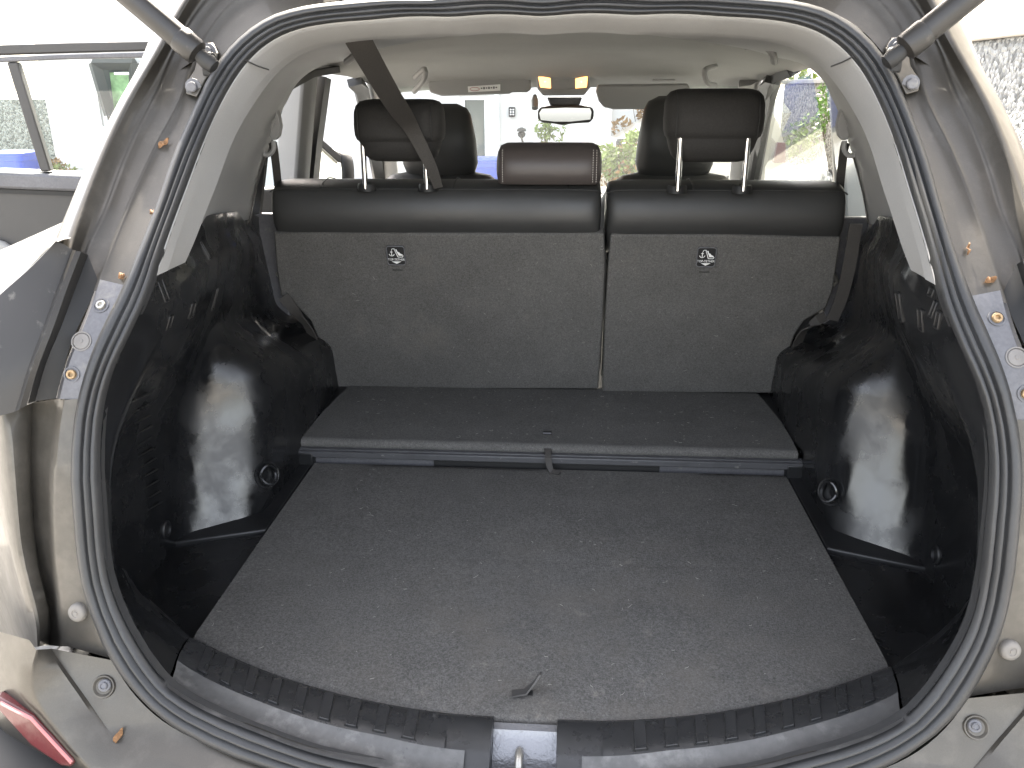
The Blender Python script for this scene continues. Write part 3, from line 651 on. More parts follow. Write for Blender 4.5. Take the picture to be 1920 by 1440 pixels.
# black corner pieces between the sill plate and the side trims
for s in (-1, 1):
    rows = []; f0 = phi_x(.4545)
    for t in np.linspace(0, 1, 14):
        a = V(.507+.15*t, 1.008+.115*t+.02*t*t, .676); b = R1(f0+.30*t)+V(0, -.001, .003); r = []
        for u, h in ((0, 0), (.06, .006), (.12, .010), (.3, .012), (.5, .010), (.62, .006), (.75, -.001), (.88, -.004), (1, 0)):
            q = a+(b-a)*u; r.append(V(s*q[0], q[1], q[2]+h*(1-.6*t)))
        rows.append(r)
    v, f = grid(rows); mk('sill_corner', v, f, blackwet, CAR, smooth=180)
# cheeks and latch recess
for s in (-1, 1):
    pts = []
    rows = []
    for x in np.linspace(.041, .0985, 6):
        drop = .0; r = []
        for u in US[:11]: q = sillpt(s*.098, u); q = V(s*x, q[1]-.0, q[2]); q[2] += (-.004 if u > .45 else 0)-.001*(.098-x)/.05; r.append(q)
        rows.append(r)
    rows.insert(0, [q+V(0, 0, -.06) for q in rows[0]])
    v, f = grid(rows); mk('sill_cheek', v, f, scuff, CAR, smooth=50)
lp = []
for x in np.linspace(-.0405, .0405, 9):
    lp.append([V(x, .868, .66), V(x, .862, .678), V(x, .852, .676), V(x, .846, .664), V(x, .815, .640), V(x, .812, .622), V(x, .775, .618), V(x, .765, .63)])
v, f = grid(lp); latch = mk('latch_recess', v, f, mat('wet_paint', (.2, .2, .21), .22, .4, coat=.6, bump=[(220, .35, .003), (30, .2, .004)], dust=[((.6, .6, .6), 120, .68, .8)]), CAR, smooth=50)
lc = V(-.006, .822, .628)
tube('striker', spline([lc+V(0, .016, -.01), lc+V(0, .016, .022), lc+V(0, .008, .034), lc+V(0, -.006, .034), lc+V(0, -.016, .022), lc+V(0, -.016, -.012)], 22), .0052, steel, latch, n=10)
box('striker_base', lc+V(.0, 0, -.008), (.034, .05, .004), steel, latch, bevel=.001)
# painted lip between sill plate and the seal
rows = []
for p in np.linspace(-.75, .75, 61):
    q = R1(p if p >= 0 else 2*math.pi+p); rows.append([q+V(0, .005, .001), q+V(0, .03, -.012), q+V(0, .05, -.05)])
v, f = grid(rows); mk('sill_lip', v, f, paint_dirty, CAR, smooth=60)

# ================================================================== REAR SEAT
SPN = norm(V(0, -1, -.2826)*1.0); SPP = V(0, 1.985, .728)         # plane of the carpeted seat backs
SPN = norm(np.cross(V(1, 0, 0), V(0, 1.885-2.0, 1.135-.728))); SPN = SPN if SPN[1] < 0 else -SPN
def seatback(x0, x1, name, poly, label):
    prof = [(1.905, 1.10), (1.884, 1.128), (1.866, 1.150), (1.858, 1.175), (1.859, 1.200), (1.866, 1.222), (1.876, 1.236), (1.882, 1.2385), (1.890, 1.2445), (1.915, 1.252), (1.95, 1.254), (2.0, 1.246), (2.05, 1.22), (2.075, 1.16), (2.08, 1.10), (2.0, 1.06)]
    c = np.array([1.965, 1.16]); rows = []
    xs = [(0, .80), (.006, .90), (.016, .96), (.032, .99), (.06, 1)]; L = x1-x0
    stations = [(x0+a, s) for a, s in xs]+[(x0+L*t, 1.0) for t in (.2, .35, .5, .65, .8)]+[(x1-a, s) for a, s in reversed(xs)]
    for i, (x, s) in enumerate(stations):
        wv = .0018*math.sin(11*x+3); r = []
        for (Y, z) in prof:
            q = c+(np.array([Y, z])-c)*np.array([s, .5+.5*s]); r.append(V(x, q[0]+wv*(z < 1.23), q[1]))
        rows.append(r)
    v, f = grid(rows, closed_u=True); v, f = caps(v, f, len(rows), len(prof))
    o = mk(name, v, f, leather, CAR, smooth=180, subsurf=1, label=label)
    sm = [V(x, 1.8795+(.035*(1-s)), 1.2375-(1-s)*.045) for x, s in stations]
    tube('seam_piping', sm, .0017, leather, o, n=6)
    for t in (.16, .56, .9) if L > .6 else (.36,):
        x = x0+L*t; tube('top_seam', [V(x, 1.880, 1.2405), V(x, 1.895, 1.248), V(x, 1.95, 1.2555), V(x, 2.0, 1.248)], .0013, darkm, o, n=5)
    pts = [atp(px, py, SPP, SPN) for px, py in poly]
    mb = MB(); cp_ = prism('carpet_panel', pts, -SPN*.03, carpet, o, bevel=.005, seg=3)
    return o
# foam and frame behind the carpet, so the seat is solid
SL = seatback(-.640, .112, 'rear_seat', [(513,437),(820,438),(1133,438),(1134,500),(1130,600),(1122,730),(860,729),(608,727),(603,690),(597,640),(582,602),(560,580),(538,570),(526,553),(518,505)], 'wide section of the split rear seat with two headrests')
SR = seatback(.122, .642, 'rear_seat', [(1145,440),(1360,441),(1577,446),(1570,490),(1562,545),(1550,577),(1530,590),(1508,602),(1490,630),(1477,672),(1472,738),(1300,737),(1129,735),(1134,600),(1140,500)], 'narrow section of the split rear seat with one headrest')
for o, a, b in ((SL, -.57, .105), (SR, .13, .575)):
    rot = rotx(math.atan2(2.0-1.885, 1.135-.728))
    box('seat_frame', ((a+b)/2, 2.03, .93), (b-a, .10, .40), darkm, o, rot=rot, bevel=.02)
for o, s in ((SL, -1), (SR, 1)):     # side bolster seen past the carpet cut-out
    v, f = superloft([(.70, s*.585, 2.07, .03, .05), (.8, s*.60, 2.06, .035, .06), (.92, s*.605, 2.03, .04, .065), (1.02, s*.61, 2.0, .035, .06), (1.12, s*.61, 1.98, .03, .06)], 16)
    mk('seat_bolster', v, f, leather, o, smooth=60)
    tube('seat_latch', [V(s*.648, 1.93, 1.02), V(s*.655, 1.925, 1.03), V(s*.645, 1.92, 1.045)], .006, steel, o, n=8)
# headrests
def headrest(par, xc, hw, z0, z1, yc, m, posts=True, depth=.062, name='headrest'):
    H = z1-z0; zcr = z0+.34*H
    L = [(z0, xc, yc+.012, hw*.60, depth*.30), (z0+.02*H, xc, yc+.012, hw*.70, depth*.50), (z0+.08*H, xc, yc+.010, hw*.79, depth*.72), (z0+.2*H, xc, yc+.006, hw*.86, depth*.86), (zcr-.025*H, xc, yc+.003, hw*.905, depth*.90), (zcr, xc, yc+.002, hw*.925, depth*.87), (zcr+.02*H, xc, yc, hw*.955, depth*.97), (zcr+.10*H, xc, yc-.002, hw*.99, depth*1.03), (z0+.6*H, xc, yc-.002, hw, depth*1.06), (z0+.8*H, xc, yc, hw*.99, depth*1.0), (z0+.9*H, xc, yc+.003, hw*.955, depth*.88), (z0+.96*H, xc, yc+.006, hw*.88, depth*.68), (z0+.99*H, xc, yc+.008, hw*.75, depth*.42), (z1, xc, yc+.008, hw*.6, depth*.2)]
    v, f = superloft(L, 40, 3.0); o = mk(name, v, f, m, par, smooth=180)
    return o
headrest(SL, -.3335, .0985, 1.297, 1.428, 1.885, fabric); headrest(SR, .342, .1045, 1.297, 1.447, 1.885, fabric)
for par, x in ((SL, -.413), (SL, -.275), (SR, .2715), (SR, .4105)):
    tube('headrest_post', [V(x, 1.845 if par is SR else 1.86, 1.24), V(x, 1.845 if par is SR else 1.86, 1.355 if par is SR else 1.335)], .0062, chrome, par, n=14)
    yk = 1.852 if par is SR else 1.865
    lathe('post_collar', V(x, yk+.01, 1.2455), V(0, 0, 1), [(.021, -.012), (.021, .001), (.019, .005), (.012, .007), (.009, .006), (.009, 0)], darkm, par, k=18)
for par, xc, hw, z0, z1 in ((SL, -.3335, .0985, 1.297, 1.428), (SR, .342, .1045, 1.297, 1.447)):     # side seams
    for s in (-1, 1):
        sm = [V(xc+s*(hw*.80), 1.885-.062*k+.0, z0+(z1-z0)*h) for h, k in ((.37, .93), (.5, 1.02), (.65, 1.035), (.8, .97), (.9, .82), (.97, .45))]
        tube('headrest_seam', sm, .0009, darkm, par, n=5)
# centre headrest
v, f = superloft([(1.249, -.0065, 1.905, .108, .038), (1.252, -.0065, 1.902, .113, .046), (1.275, -.0065, 1.898, .1155, .052), (1.30, -.0065, 1.90, .1155, .052), (1.318, -.0065, 1.905, .113, .046), (1.33, -.0065, 1.912, .107, .034), (1.335, -.0065, 1.915, .095, .018)], 44, 4.5)
mk('headrest', v, f, leatherb, SL, smooth=180)
mb = MB()
for xx in (.089, .0965, -.106):
    for k in range(14):
        zz = 1.258+.005*k; yo = 1.8975-.0525+(.004 if zz < 1.265 else 0)+max(0, zz-1.305)*.35
        mb.add(*boxv((xx, yo, zz), (.0012, .0016, .003)))
mb.mk('stitching', stitch, SL, smooth=0)
# top-tether covers with print
def textmesh(txt, size):
    cu = bpy.data.curves.new('txt', 'FONT'); cu.body = txt; cu.size = size; cu.align_x = 'CENTER'; cu.align_y = 'CENTER'; cu.extrude = .0002; cu.resolution_u = 2
    o = bpy.data.objects.new('txt', cu); COL.objects.link(o); dg = bpy.context.evaluated_depsgraph_get(); me = bpy.data.meshes.new_from_object(o.evaluated_get(dg))
    v = np.array([tuple(q.co) for q in me.vertices]); f = [tuple(p.vertices) for p in me.polygons]
    bpy.data.objects.remove(o); bpy.data.curves.remove(cu); return v, f
for par, (px, py) in ((SL, (743, 478)), (SR, (1324, 481))):
    c = atp(px, py, SPP, SPN); n_ = SPN; a = V(1, 0, 0); b = np.cross(n_, a); b = b if b[2] > 0 else -b
    def W(x, y, h=0): return c+a*x+b*y+n_*h
    hw, hh, r = .0215, .0245, .006
    def rr(hw, hh, r):
        return [(sx*(hw-r)+r*math.cos(t), sy*(hh-r)+r*math.sin(t)) for sx, sy, t0 in ((1, 1, 0), (-1, 1, 90), (-1, -1, 180), (1, -1, 270)) for t in np.radians(np.linspace(t0, t0+90, 6))]
    prism('tether_cover', [W(x, y, 0) for x, y in rr(hw, hh, r)], n_*.004, darkm, par, bevel=.0015)
    rim_ = [W(x, y, .0035) for x, y in rr(hw-.001, hh-.001, r)]; v, f = tubev(rim_+[rim_[0]], .0013, 6, cap=False); mk('cover_rim', v, f, greyplastic, par)
    prism('cover_flap', [W(x, y, .0005) for x, y in [(-.014, -.028), (.014, -.028), (.010, -.037), (-.010, -.037)]], n_*.0012, carpet, par, bevel=.0005)
    tube('flap_slit', [W(-.012, -.0385, .0012), W(.012, -.0385, .0012)], .0008, darkm, par, n=5)
    mb = MB(); v, f = textmesh('TOP-TETHER', .0078); v = [W(q[0]*.86, q[1]-.0098, .0044+q[2]) for q in v]; mb.add(v, f)
    def stroke(pts, wd): mb.add(*ribbonv([W(x, y, .0046) for x, y in pts], np.cross(n_, norm(W(*pts[-1])-W(*pts[0]))), wd, .0002))
    mb.add(*prismv([W(-.011, -.0145, .0042), W(.011, -.0145, .0042), W(0, -.0205, .0042)], n_*.0004))
    stroke([(-.0095, .001), (-.0095, .0125)], .0016); stroke([(-.0125, .0095), (-.0065, .0095)], .0013)
    for sx in (-1, 1):
        for i in range(5):
            t0, t1 = math.radians(-90+sx*16*i), math.radians(-90+sx*16*(i+1)); stroke([(-.0095+.006*math.cos(t0), .0055+.006*math.sin(t0)), (-.0095+.006*math.cos(t1), .0055+.006*math.sin(t1))], .0014)
    stroke([(-.009, .0135), (-.0075, .0175)], .0012); stroke([(-.007, .0178), (-.0035, .0178)], .0012)
    stroke([(-.003, .0185), (.0045, -.003)], .0016); stroke([(.0045, -.003), (.0155, -.003)], .0016); stroke([(.0155, -.003), (.0168, .001)], .0016)
    mb.add(*prismv([W(x, y, .0044) for x, y in [(-.0002, .016), (.003, .016), (.0045, .0105), (.009, .0085), (.0095, .0065), (.016, .003), (.0155, .0005), (.0065, .0005)]], n_*.0003))
    mb.mk('tether_print', whitelab, par, smooth=0)

# ================================================================== SEAT BELTS
pth = [aty(671, 74, 1.40), aty(700, 125, 1.52), aty(735, 185, 1.66), aty(770, 238, 1.795), aty(795, 285, 1.812), aty(812, 322, 1.83), aty(822, 352, 1.85)]
ribbon('seat_belt', spline(pth, 24), V(1, 0, .35), [.041]*15+[.038, .036, .033, .03, .028, .026, .024, .022, .02], belt, CAR)
for s in (1, -1):
    S = (lambda p: p) if s == -1 else mir
    K = lambda px, py, Y=1.90: S(aty(px, py, Y)+V(.004, 0, 0))
    g = prism('belt_guide', [K(px, py) for px, py in [(1582,195),(1572,212),(1567,235),(1570,255),(1578,263),(1586,262),(1590,250),(1596,262),(1604,272),(1605,285),(1598,292),(1588,291),(1584,286),(1579,280),(1579,268),(1585,262),(1594,256),(1590,245),(1589,225),(1588,205)]][:9] + [K(1590,240), K(1589,215)], V(0, .02, 0), trim, CAR, bevel=.003)
    tube('belt_loop', spline([K(1583, 222, 1.893), K(1590, 240, 1.888), K(1600, 258, 1.886), K(1604, 275, 1.886), K(1598, 291, 1.888), K(1586, 290, 1.888), K(1579, 280, 1.888), K(1580, 264, 1.89)], 26), .0055, trim, g, n=8)
    ribbon('belt_strap', [K(1582, 268, 1.905), K(1579, 280, 1.9), K(1574, 320, 1.92), K(1569, 372, 1.96)], V(1, 0, 0), .018, belt, g)
    ribbon('belt_strap', [K(1602, 285, 1.9), K(1612, 320, 1.89), K(1622, 360, 1.88), K(1632, 405, 1.875), K(1636, 425, 1.87)], S(V(.9, -.3, .2)), .020, belt, g)
# right-hand slack belt lying between seat and side trim
K = lambda px, py, Y: aty(px, py, Y)
ribbon('lap_belt', spline([K(1605, 420, 1.88), K(1592, 500, 1.88), K(1577, 560, 1.89), K(1560, 600, 1.9)], 10), V(1, 0, .1), .028, belt, CAR)
ribbon('lap_belt', spline([K(1548, 592, 1.9), K(1515, 612, 1.9), K(1497, 640, 1.92), K(1486, 690, 1.95)], 10), V(.6, 0, .6), .026, belt, CAR)
ribbon('lap_belt', spline([K(531, 556, 1.9), K(560, 592, 1.9), K(582, 622, 1.92), K(596, 672, 1.95)], 10), V(.7, 0, -.6), .026, belt, CAR)

# ================================================================== CABIN
def front_seat(xc, z1):
    v, f = superloft([(.45, xc, 2.50, .20, .06), (.7, xc, 2.53, .235, .075), (.95, xc, 2.58, .245, .08), (1.10, xc, 2.61, .235, .075), (1.16, xc, 2.63, .20, .06), (1.195, xc, 2.64, .155, .04), (1.205, xc, 2.645, .10, .02)], 32, 3)
    o = mk('front_seat', v, f, leather, CAR, smooth=180)
    H = z1-1.185
    v, f = superloft([(1.185, xc, 2.65, .085, .03), (1.195, xc, 2.65, .105, .045), (1.23, xc, 2.645, .117, .055), (1.30, xc, 2.64, .112, .055), (1.185+.85*H, xc, 2.645, .098, .048), (1.185+.94*H, xc, 2.65, .085, .036), (z1, xc, 2.655, .055, .015)], 32, 2.8)
    mk('headrest', v, f, leather, o, smooth=180); return o
front_seat(-.365, 1.405); front_seat(.352, 1.425)
# pillars, doors, screen
for s in (1, -1):
    S = (lambda p: np.array(p, float)*V(1, 1, 1)) if s == 1 else (lambda p: mir(p))
    # A pillar
    rows = []
    for t in np.linspace(0, 1, 8):
        c = V(.615, 2.93, 1.475)*(1-t)+V(.73, 3.62, 1.00)*t+V(0, 0, .035*math.sin(math.pi*t))
        rows.append([S(c+V(-.03, .03, -.01)), S(c+V(-.035, -.01, -.025)), S(c+V(.0, -.03, -.02)), S(c+V(.035, -.01, .0)), S(c+V(.03, .05, .03)), S(c+V(-.02, .05, .02))])
    v, f = grid(rows, closed_u=True); v, f = caps(v, f, 8, 6); ap = mk('front_pillar', v, f, trim, CAR, smooth=60)
    fr = [S(V(.655, 2.78, 1.47)), S(V(.665, 2.9, 1.45)), S(V(.70, 3.15, 1.31)), S(V(.765, 3.55, 1.04))]
    ribbon('door_seal', fr, S(V(.5, -.8, 0)), .045, rubber, ap, th=.012)
    # B pillar
    y0, y1, xb = (2.30, 2.43, -.735) if s == -1 else (2.26, 2.36, .768)
    rows = []
    for z in (.55, .9, 1.1, 1.3, 1.42, 1.50):
        dx = -.0 if z < 1.1 else -(z-1.1)*.17; x = abs(xb)+dx
        rows.append([S(V(x, y0, z)), S(V(x-.012, y0+.03, z)), S(V(x-.012, y1-.04, z)), S(V(x+.01, y1, z)), S(V(x+.06, y1, z)), S(V(x+.06, y0, z))])
    v, f = grid(rows, closed_u=True); v, f = caps(v, f, 6, 6); mk('centre_pillar', v, f, trim if s == 1 else trim, CAR, smooth=40, bevel=.006)
    sill = box('side_sill', (s*.78, 2.6, .45), (.16, 2.4, .25), paint, CAR, bevel=.03)
    # outer rear quarter down to the sill behind the rear door
    q = [V(.84, 1.05, .5), V(.86, 1.25, .5), V(.87, 1.9, .5), V(.87, 1.9, .98), V(.82, 1.9, 1.12), V(.83, 1.1, 1.12), V(.82, 1.0, .9)]
# B pillar dark weatherstrip on the open side
ribbon('door_seal', [V(-.742, 2.44, 1.0), V(-.735, 2.45, 1.1), V(-.70, 2.46, 1.3), V(-.665, 2.48, 1.48)], V(0, 1, 0), .06, rubber, CAR, th=.012)
ribbon('door_seal', [V(-.715, 1.965, .95), V(-.712, 1.965, 1.15), V(-.685, 1.985, 1.3), V(-.64, 2.04, 1.45), V(-.62, 2.2, 1.485), V(-.62, 2.45, 1.50)], V(1, 0, 0), .02, rubber, CAR, th=.008)
# quarter flesh behind the side trim: closes the gap between opening and rear door
for s in (1, -1):
    poly = [V(.80, 1.02, .48), V(.86, 1.9, .48), V(.86, 1.98, .9), V(.80, 1.98, 1.12), V(.78, 1.3, 1.16), V(.70, 1.08, 1.16)]
    rows = [[V(.70, 1.0, .45), V(.70, 1.0, .7), V(.72, 1.02, .9), V(.70, 1.06, 1.08), V(.62, 1.12, 1.2)], [V(.82, 1.2, .45), V(.84, 1.2, .7), V(.845, 1.2, .9), V(.83, 1.22, 1.08), V(.72, 1.3, 1.2)], [V(.87, 1.6, .45), V(.88, 1.6, .7), V(.88, 1.6, .9), V(.86, 1.6, 1.08), V(.76, 1.6, 1.2)], [V(.87, 1.96, .45), V(.88, 1.96, .7), V(.88, 1.96, .9), V(.86, 1.97, 1.08), V(.78, 1.98, 1.2)]]
    v, f = grid([[p if s == 1 else mir(p) for p in r] for r in rows]); mk('quarter_side', v, f, paint, CAR, smooth=180, solid=.004)
    inn = [V(.646, 1.955, .62), V(.72, 1.955, .62), V(.86, 1.965, .62), V(.86, 1.97, 1.12), V(.73, 1.96, 1.17), V(.646, 1.955, 1.17)]
    prism('door_jamb', [p if s == 1 else mir(p) for p in inn], V(0, .02, 0), greyplastic, CAR, bevel=.004)
# dashboard, bulkhead and bonnet
rows = []
for x in np.linspace(-.72, .72, 21):
    hump = .03*math.exp(-((x-.36)/.16)**2); rows.append([V(x, 3.15, .6), V(x, 3.12, .92), V(x, 3.2, 1.02+hump), V(x, 3.35, 1.045+hump*.6), V(x, 3.75, 1.03), V(x, 3.8, .98)])
v, f = grid(rows); mk('dashboard', v, f, greyplastic, CAR, smooth=50)
rows = []
for x in np.linspace(-.85, .85, 15): rows.append([V(x, 3.78, 1.0-.12*(x/.85)**4), V(x, 4.3, .98-.12*(x/.85)**4), V(x, 4.75, .88-.1*(x/.85)**4), V(x, 4.88, .72), V(x, 4.92, .35)])
v, f = grid(rows); mk('bonnet', v, f, paint, CAR, smooth=60)
for s in (1, -1):
    rows = [[V(s*x, y, z) for y, z in ((3.3, .3), (3.4, .95), (3.8, .93), (4.5, .86), (4.9, .6), (4.9, .35))] for x in (.86, .9)]
    v, f = grid(rows); mk('front_wing', v, f, paint, CAR, smooth=30)
rows = []
for t in np.linspace(-1, 1, 15): rows.append([V(t*.60, 3.08-.06*t*t, 1.475-.02*t*t), V(t*.65, 3.38-.08*t*t, 1.25), V(t*.71, 3.76-.12*t*t, 1.01)])
v, f = grid(rows); mk('windscreen', v, f, wglass, CAR, smooth=180)
# wheels
def wheel(x, y):
    s = 1 if x > 0 else -1
    o = lathe('wheel', V(x, y, .345), V(s, 0, 0), [(.21, -.11), (.30, -.115), (.338, -.09), (.345, -.05), (.345, .05), (.338, .09), (.30, .115), (.23, .11)], rubber, CAR, k=40)
    mb = MB()
    for k in range(10):
        a = 2*math.pi*k/10; d = V(0, math.cos(a), math.sin(a)); mb.add(*tubev([V(x+s*.085, y, .345)+d*.03, V(x+s*.095, y, .345)+d*.22], [.022, .014], 6))
    mb.mk('rim', steel, o)
for x in (-.79, .79):
    for y in (1.62, 4.25): wheel(x, y)
# --- right-hand doors, closed
rd = prism('rear_door', [V(.775, y, z) for y, z in ((2.0, .42), (3.42, .42), (3.50, 1.02), (2.02, 1.08))], V(.08, 0, 0), darktrim, CAR, bevel=.01, label='closed door on the driver side')
gl = [V(.765, 2.30, 1.07), V(.765, 3.5, 1.02), V(.70, 3.08, 1.36), V(.655, 2.75, 1.475), V(.65, 2.32, 1.49)]
mk('door_glass', gl, [tuple(range(5))], glass, rd, smooth=0)
gl = [V(.765, 1.97, 1.08), V(.765, 2.25, 1.07), V(.66, 2.25, 1.49), V(.655, 2.05, 1.47), V(.69, 1.99, 1.36)]
mk('door_glass', gl, [tuple(range(5))], glass, rd, smooth=0)
fr = [V(.775, 3.50, 1.03), V(.71, 3.08, 1.37), V(.665, 2.80, 1.475), V(.66, 2.55, 1.495)]
ribbon('door_frame', fr, V(.4, -.8, .3), .035, darkm, rd, th=.014)
box('armrest', (.765, 2.1, .98), (.05, .30, .03), trim, rd, bevel=.01)
def wing_mirror(c, s, yaw, par):
    R_ = rotz(yaw); rows = []
    for k, (dy, sc) in enumerate(((0, .93), (.006, 1), (.03, 1.02), (.07, .9), (.095, .6), (.10, .3))):
        rows.append([np.array(c)+R_ @ V(.11*sc*abs(math.cos(t))**.6*np.sign(math.cos(t)), dy, .082*sc*abs(math.sin(t))**.6*np.sign(math.sin(t))) for t in np.linspace(0, 2*math.pi, 24, endpoint=False)])
    v, f = grid(rows, closed_u=True); v, f = caps(v, f, 6, 24); o = mk('wing_mirror', v, f, darkm, par, smooth=60)
    g = [np.array(c)+R_ @ V(.098*abs(math.cos(t))**.6*np.sign(math.cos(t)), -.002, .070*abs(math.sin(t))**.6*np.sign(math.sin(t))) for t in np.linspace(0, 2*math.pi, 24, endpoint=False)]
    mk('mirror_glass', g, [tuple(range(24))], mirrorm, o if par is CAR else par, smooth=0)
    return o
wing_mirror((.945, 3.32, 1.085), 1, .25, CAR)
# --- left rear door, swung open: plane through its hinge line
def doorplane(hx, hy, ang): d = V(-math.sin(ang), -math.cos(ang), 0); return V(hx, hy, 1), d, norm(V(-d[1], d[0], 0))
hp, hd, hn = doorplane(-.80, 2.52, math.radians(72))
hn = hn if hn[1] < 0 else -hn
D = lambda px, py, h=0: atp(px, py, hp, hn)+hn*h
dpoly = [(330,318),(150,326),(0,320),(-330,312),(-330,900),(330,900)]
rdl = prism('rear_door', [D(*q) for q in [(420,322),(150,326),(0,320),(-260,318),(-330,420),(-330,1000),(-200,1150),(420,1000)]], -hn*.10, darktrim, CAR, bevel=.015, label='open left rear door with dark grey inner panel')
prism('door_ledge', [D(px, py, .02) for px, py in [(420,325),(150,328),(0,321),(-260,319),(-260,352),(0,352),(150,358),(420,352)]], -hn*.03, greyplastic, rdl, bevel=.008)
ribbon('panel_groove', [D(px, py, .003) for px, py in [(400,366),(150,364),(0,358),(-240,356)]], V(0, 0, 1), .012, darkm, rdl, th=.003)
prism('door_pocket', [D(px, py, .025) for px, py in [(-200,395),(10,452),(48,476),(20,560),(-200,560)]], -hn*.03, trim, rdl, bevel=.01)
# window frame: outer top bar, inner channel, division bar
prism('window_frame', [D(px, py) for px, py in [(420,78),(280,77),(130,80),(0,84),(-180,100),(-250,150),(-300,320),(-262,320),(-222,170),(-165,122),(0,103),(130,99),(280,95),(420,96)]], -hn*.05, darktrim, rdl, bevel=.004)
prism('glass_channel', [D(px, py, .006) for px, py in [(420,99),(280,98),(130,102),(0,107),(-160,126),(-160,134),(0,117),(130,111),(280,108),(420,108)]], -hn*.03, greyplastic, rdl, bevel=.003)
prism('division_bar', [D(px, py, .004) for px, py in [(13,117),(33,116),(96,321),(77,322)]], -hn*.04, darktrim, rdl, bevel=.004)
mk('door_glass', [D(px, py, -.02) for px, py in [(420,104),(0,112),(-165,130),(-262,318),(0,321),(420,324)]], [tuple(range(6))], glass, rdl, smooth=0)
# --- left front door, open
hp2, hd2, hn2 = doorplane(-.82, 3.42, math.radians(48)); hn2 = hn2 if hn2[1] < 0 else -hn2
E_ = lambda px, py, h=0: atp(px, py, hp2, hn2)+hn2*h
fdl = prism('front_door', [E_(*q) for q in [(655,345),(560,350),(300,365),(300,560),(560,600),(655,560)]], -hn2*.08, darktrim, CAR, bevel=.01, label='open left front door')
prism('window_frame', [E_(px, py) for px, py in [(420,180),(500,196),(566,228),(640,292),(640,306),(634,303),(566,241),(500,210),(420,194)]], -hn2*.04, darktrim, fdl, bevel=.003)
prism('glass_channel', [E_(px, py, .004) for px, py in [(566,243),(632,303),(632,308),(566,249)]], -hn2*.02, steel, fdl, bevel=.002)
mk('door_glass', [E_(px, py, -.02) for px, py in [(420,190),(500,205),(566,238),(640,300),(645,348),(420,355)]], [tuple(range(6))], glass, fdl, smooth=0)
wing_mirror(aty(608, 318, 3.42), -1, -.5, CAR)


# ================================================================== SURROUNDINGS
white = mat('white_render', (.62, .615, .60), .9, var=[(2, .03), (90, .05)], bump=[(70, .25, .006)])
cream = mat('cream_render', (.78, .73, .64), .9, var=[(1.5, .04), (80, .05)], bump=[(60, .3, .006)])
upvc = mat('white_upvc', (.8, .8, .8), .35)
def pebmat(name, c0, c1):
    m = bpy.data.materials.new(name); m.use_nodes = True; t = m.node_tree; b = t.nodes['Principled BSDF']; b.inputs['Roughness'].default_value = .85
    g = t.nodes.new('ShaderNodeNewGeometry'); vo = t.nodes.new('ShaderNodeTexVoronoi'); vo.inputs['Scale'].default_value = 38; t.links.new(g.outputs['Position'], vo.inputs['Vector'])
    r = t.nodes.new('ShaderNodeValToRGB'); r.color_ramp.elements[0].color = (*c0, 1); r.color_ramp.elements[1].color = (*c1, 1); r.color_ramp.elements[0].position = .1; r.color_ramp.elements[1].position = .9
    sp_ = t.nodes.new('ShaderNodeSeparateColor'); t.links.new(vo.outputs['Color'], sp_.inputs[0]); t.links.new(sp_.outputs[0], r.inputs[0]); t.links.new(r.outputs[0], b.inputs['Base Color'])
    bn = t.nodes.new('ShaderNodeBump'); bn.inputs['Strength'].default_value = 1; bn.inputs['Distance'].default_value = .03; bn.invert = True
    t.links.new(vo.outputs['Distance'], bn.inputs['Height']); t.links.new(bn.outputs[0], b.inputs['Normal']); MATS[name] = m; return m
peb = pebmat('pebbledash', (.12, .125, .125), (.42, .43, .425)); pebdark = pebmat('dark_pebbledash', (.10, .12, .11), (.30, .33, .31))
stone = mat('coping', (.45, .42, .38), .85, var=[(8, .2)])
winglass = mat('dark_window', (.05, .07, .07), .05, coat=.3)
HY = 11.5
house = thing('house', (-2.3, HY+2, 0), 'white rendered house standing in front of the car', 'house')
# facade with two openings, built as wall pieces
def px_x(px, Y): return aty(px, 200, Y)[0]
def pz(py, Y, px=1000): return aty(px, py, Y)[2]
wx0, wx1, wz0, wz1 = px_x(862, HY), px_x(916, HY), pz(330, HY), pz(178, HY)
vx0, vx1, vz0, vz1 = px_x(186, HY), px_x(262, HY), pz(236, HY), pz(112, HY)
X0, X1, ZT_ = -7.15, 2.62, 5.4
wl = MB()
def seg(a, b, c, d): wl.add(*boxv(((a+b)/2, HY+.15, (c+d)/2), (b-a, .3, d-c)))
seg(X0, vx0, 0, ZT_); seg(vx0, vx1, 0, vz0); seg(vx0, vx1, vz1, ZT_); seg(vx1, wx0, 0, ZT_); seg(wx0, wx1, 0, wz0); seg(wx0, wx1, wz1, ZT_); seg(wx1, X1, 0, ZT_)
wl.mk('front_wall', white, house, smooth=0)
mb = MB()
for x in (X0+.15, X1-.15): mb.add(*boxv((x, HY+2.4, ZT_/2), (.3, 4.2, ZT_)))
mb.add(*boxv(((X0+X1)/2, HY+4.4, ZT_/2), (X1-X0, .3, ZT_))); mb.mk('side_wall', cream, house, smooth=0)
mb = MB(); rv = [V(X0-.2, HY-.3, ZT_), V(X1+.2, HY-.3, ZT_), V(X1+.2, HY+2.2, ZT_+1.5), V(X0-.2, HY+2.2, ZT_+1.5), V(X1+.2, HY+4.8, ZT_), V(X0-.2, HY+4.8, ZT_)]
mb.add(rv, [(0, 1, 2, 3), (3, 2, 4, 5), (0, 3, 5), (1, 4, 2)]); mb.mk('roof', mat('slate', (.09, .09, .1), .7, var=[(6, .2)]), house, smooth=0)
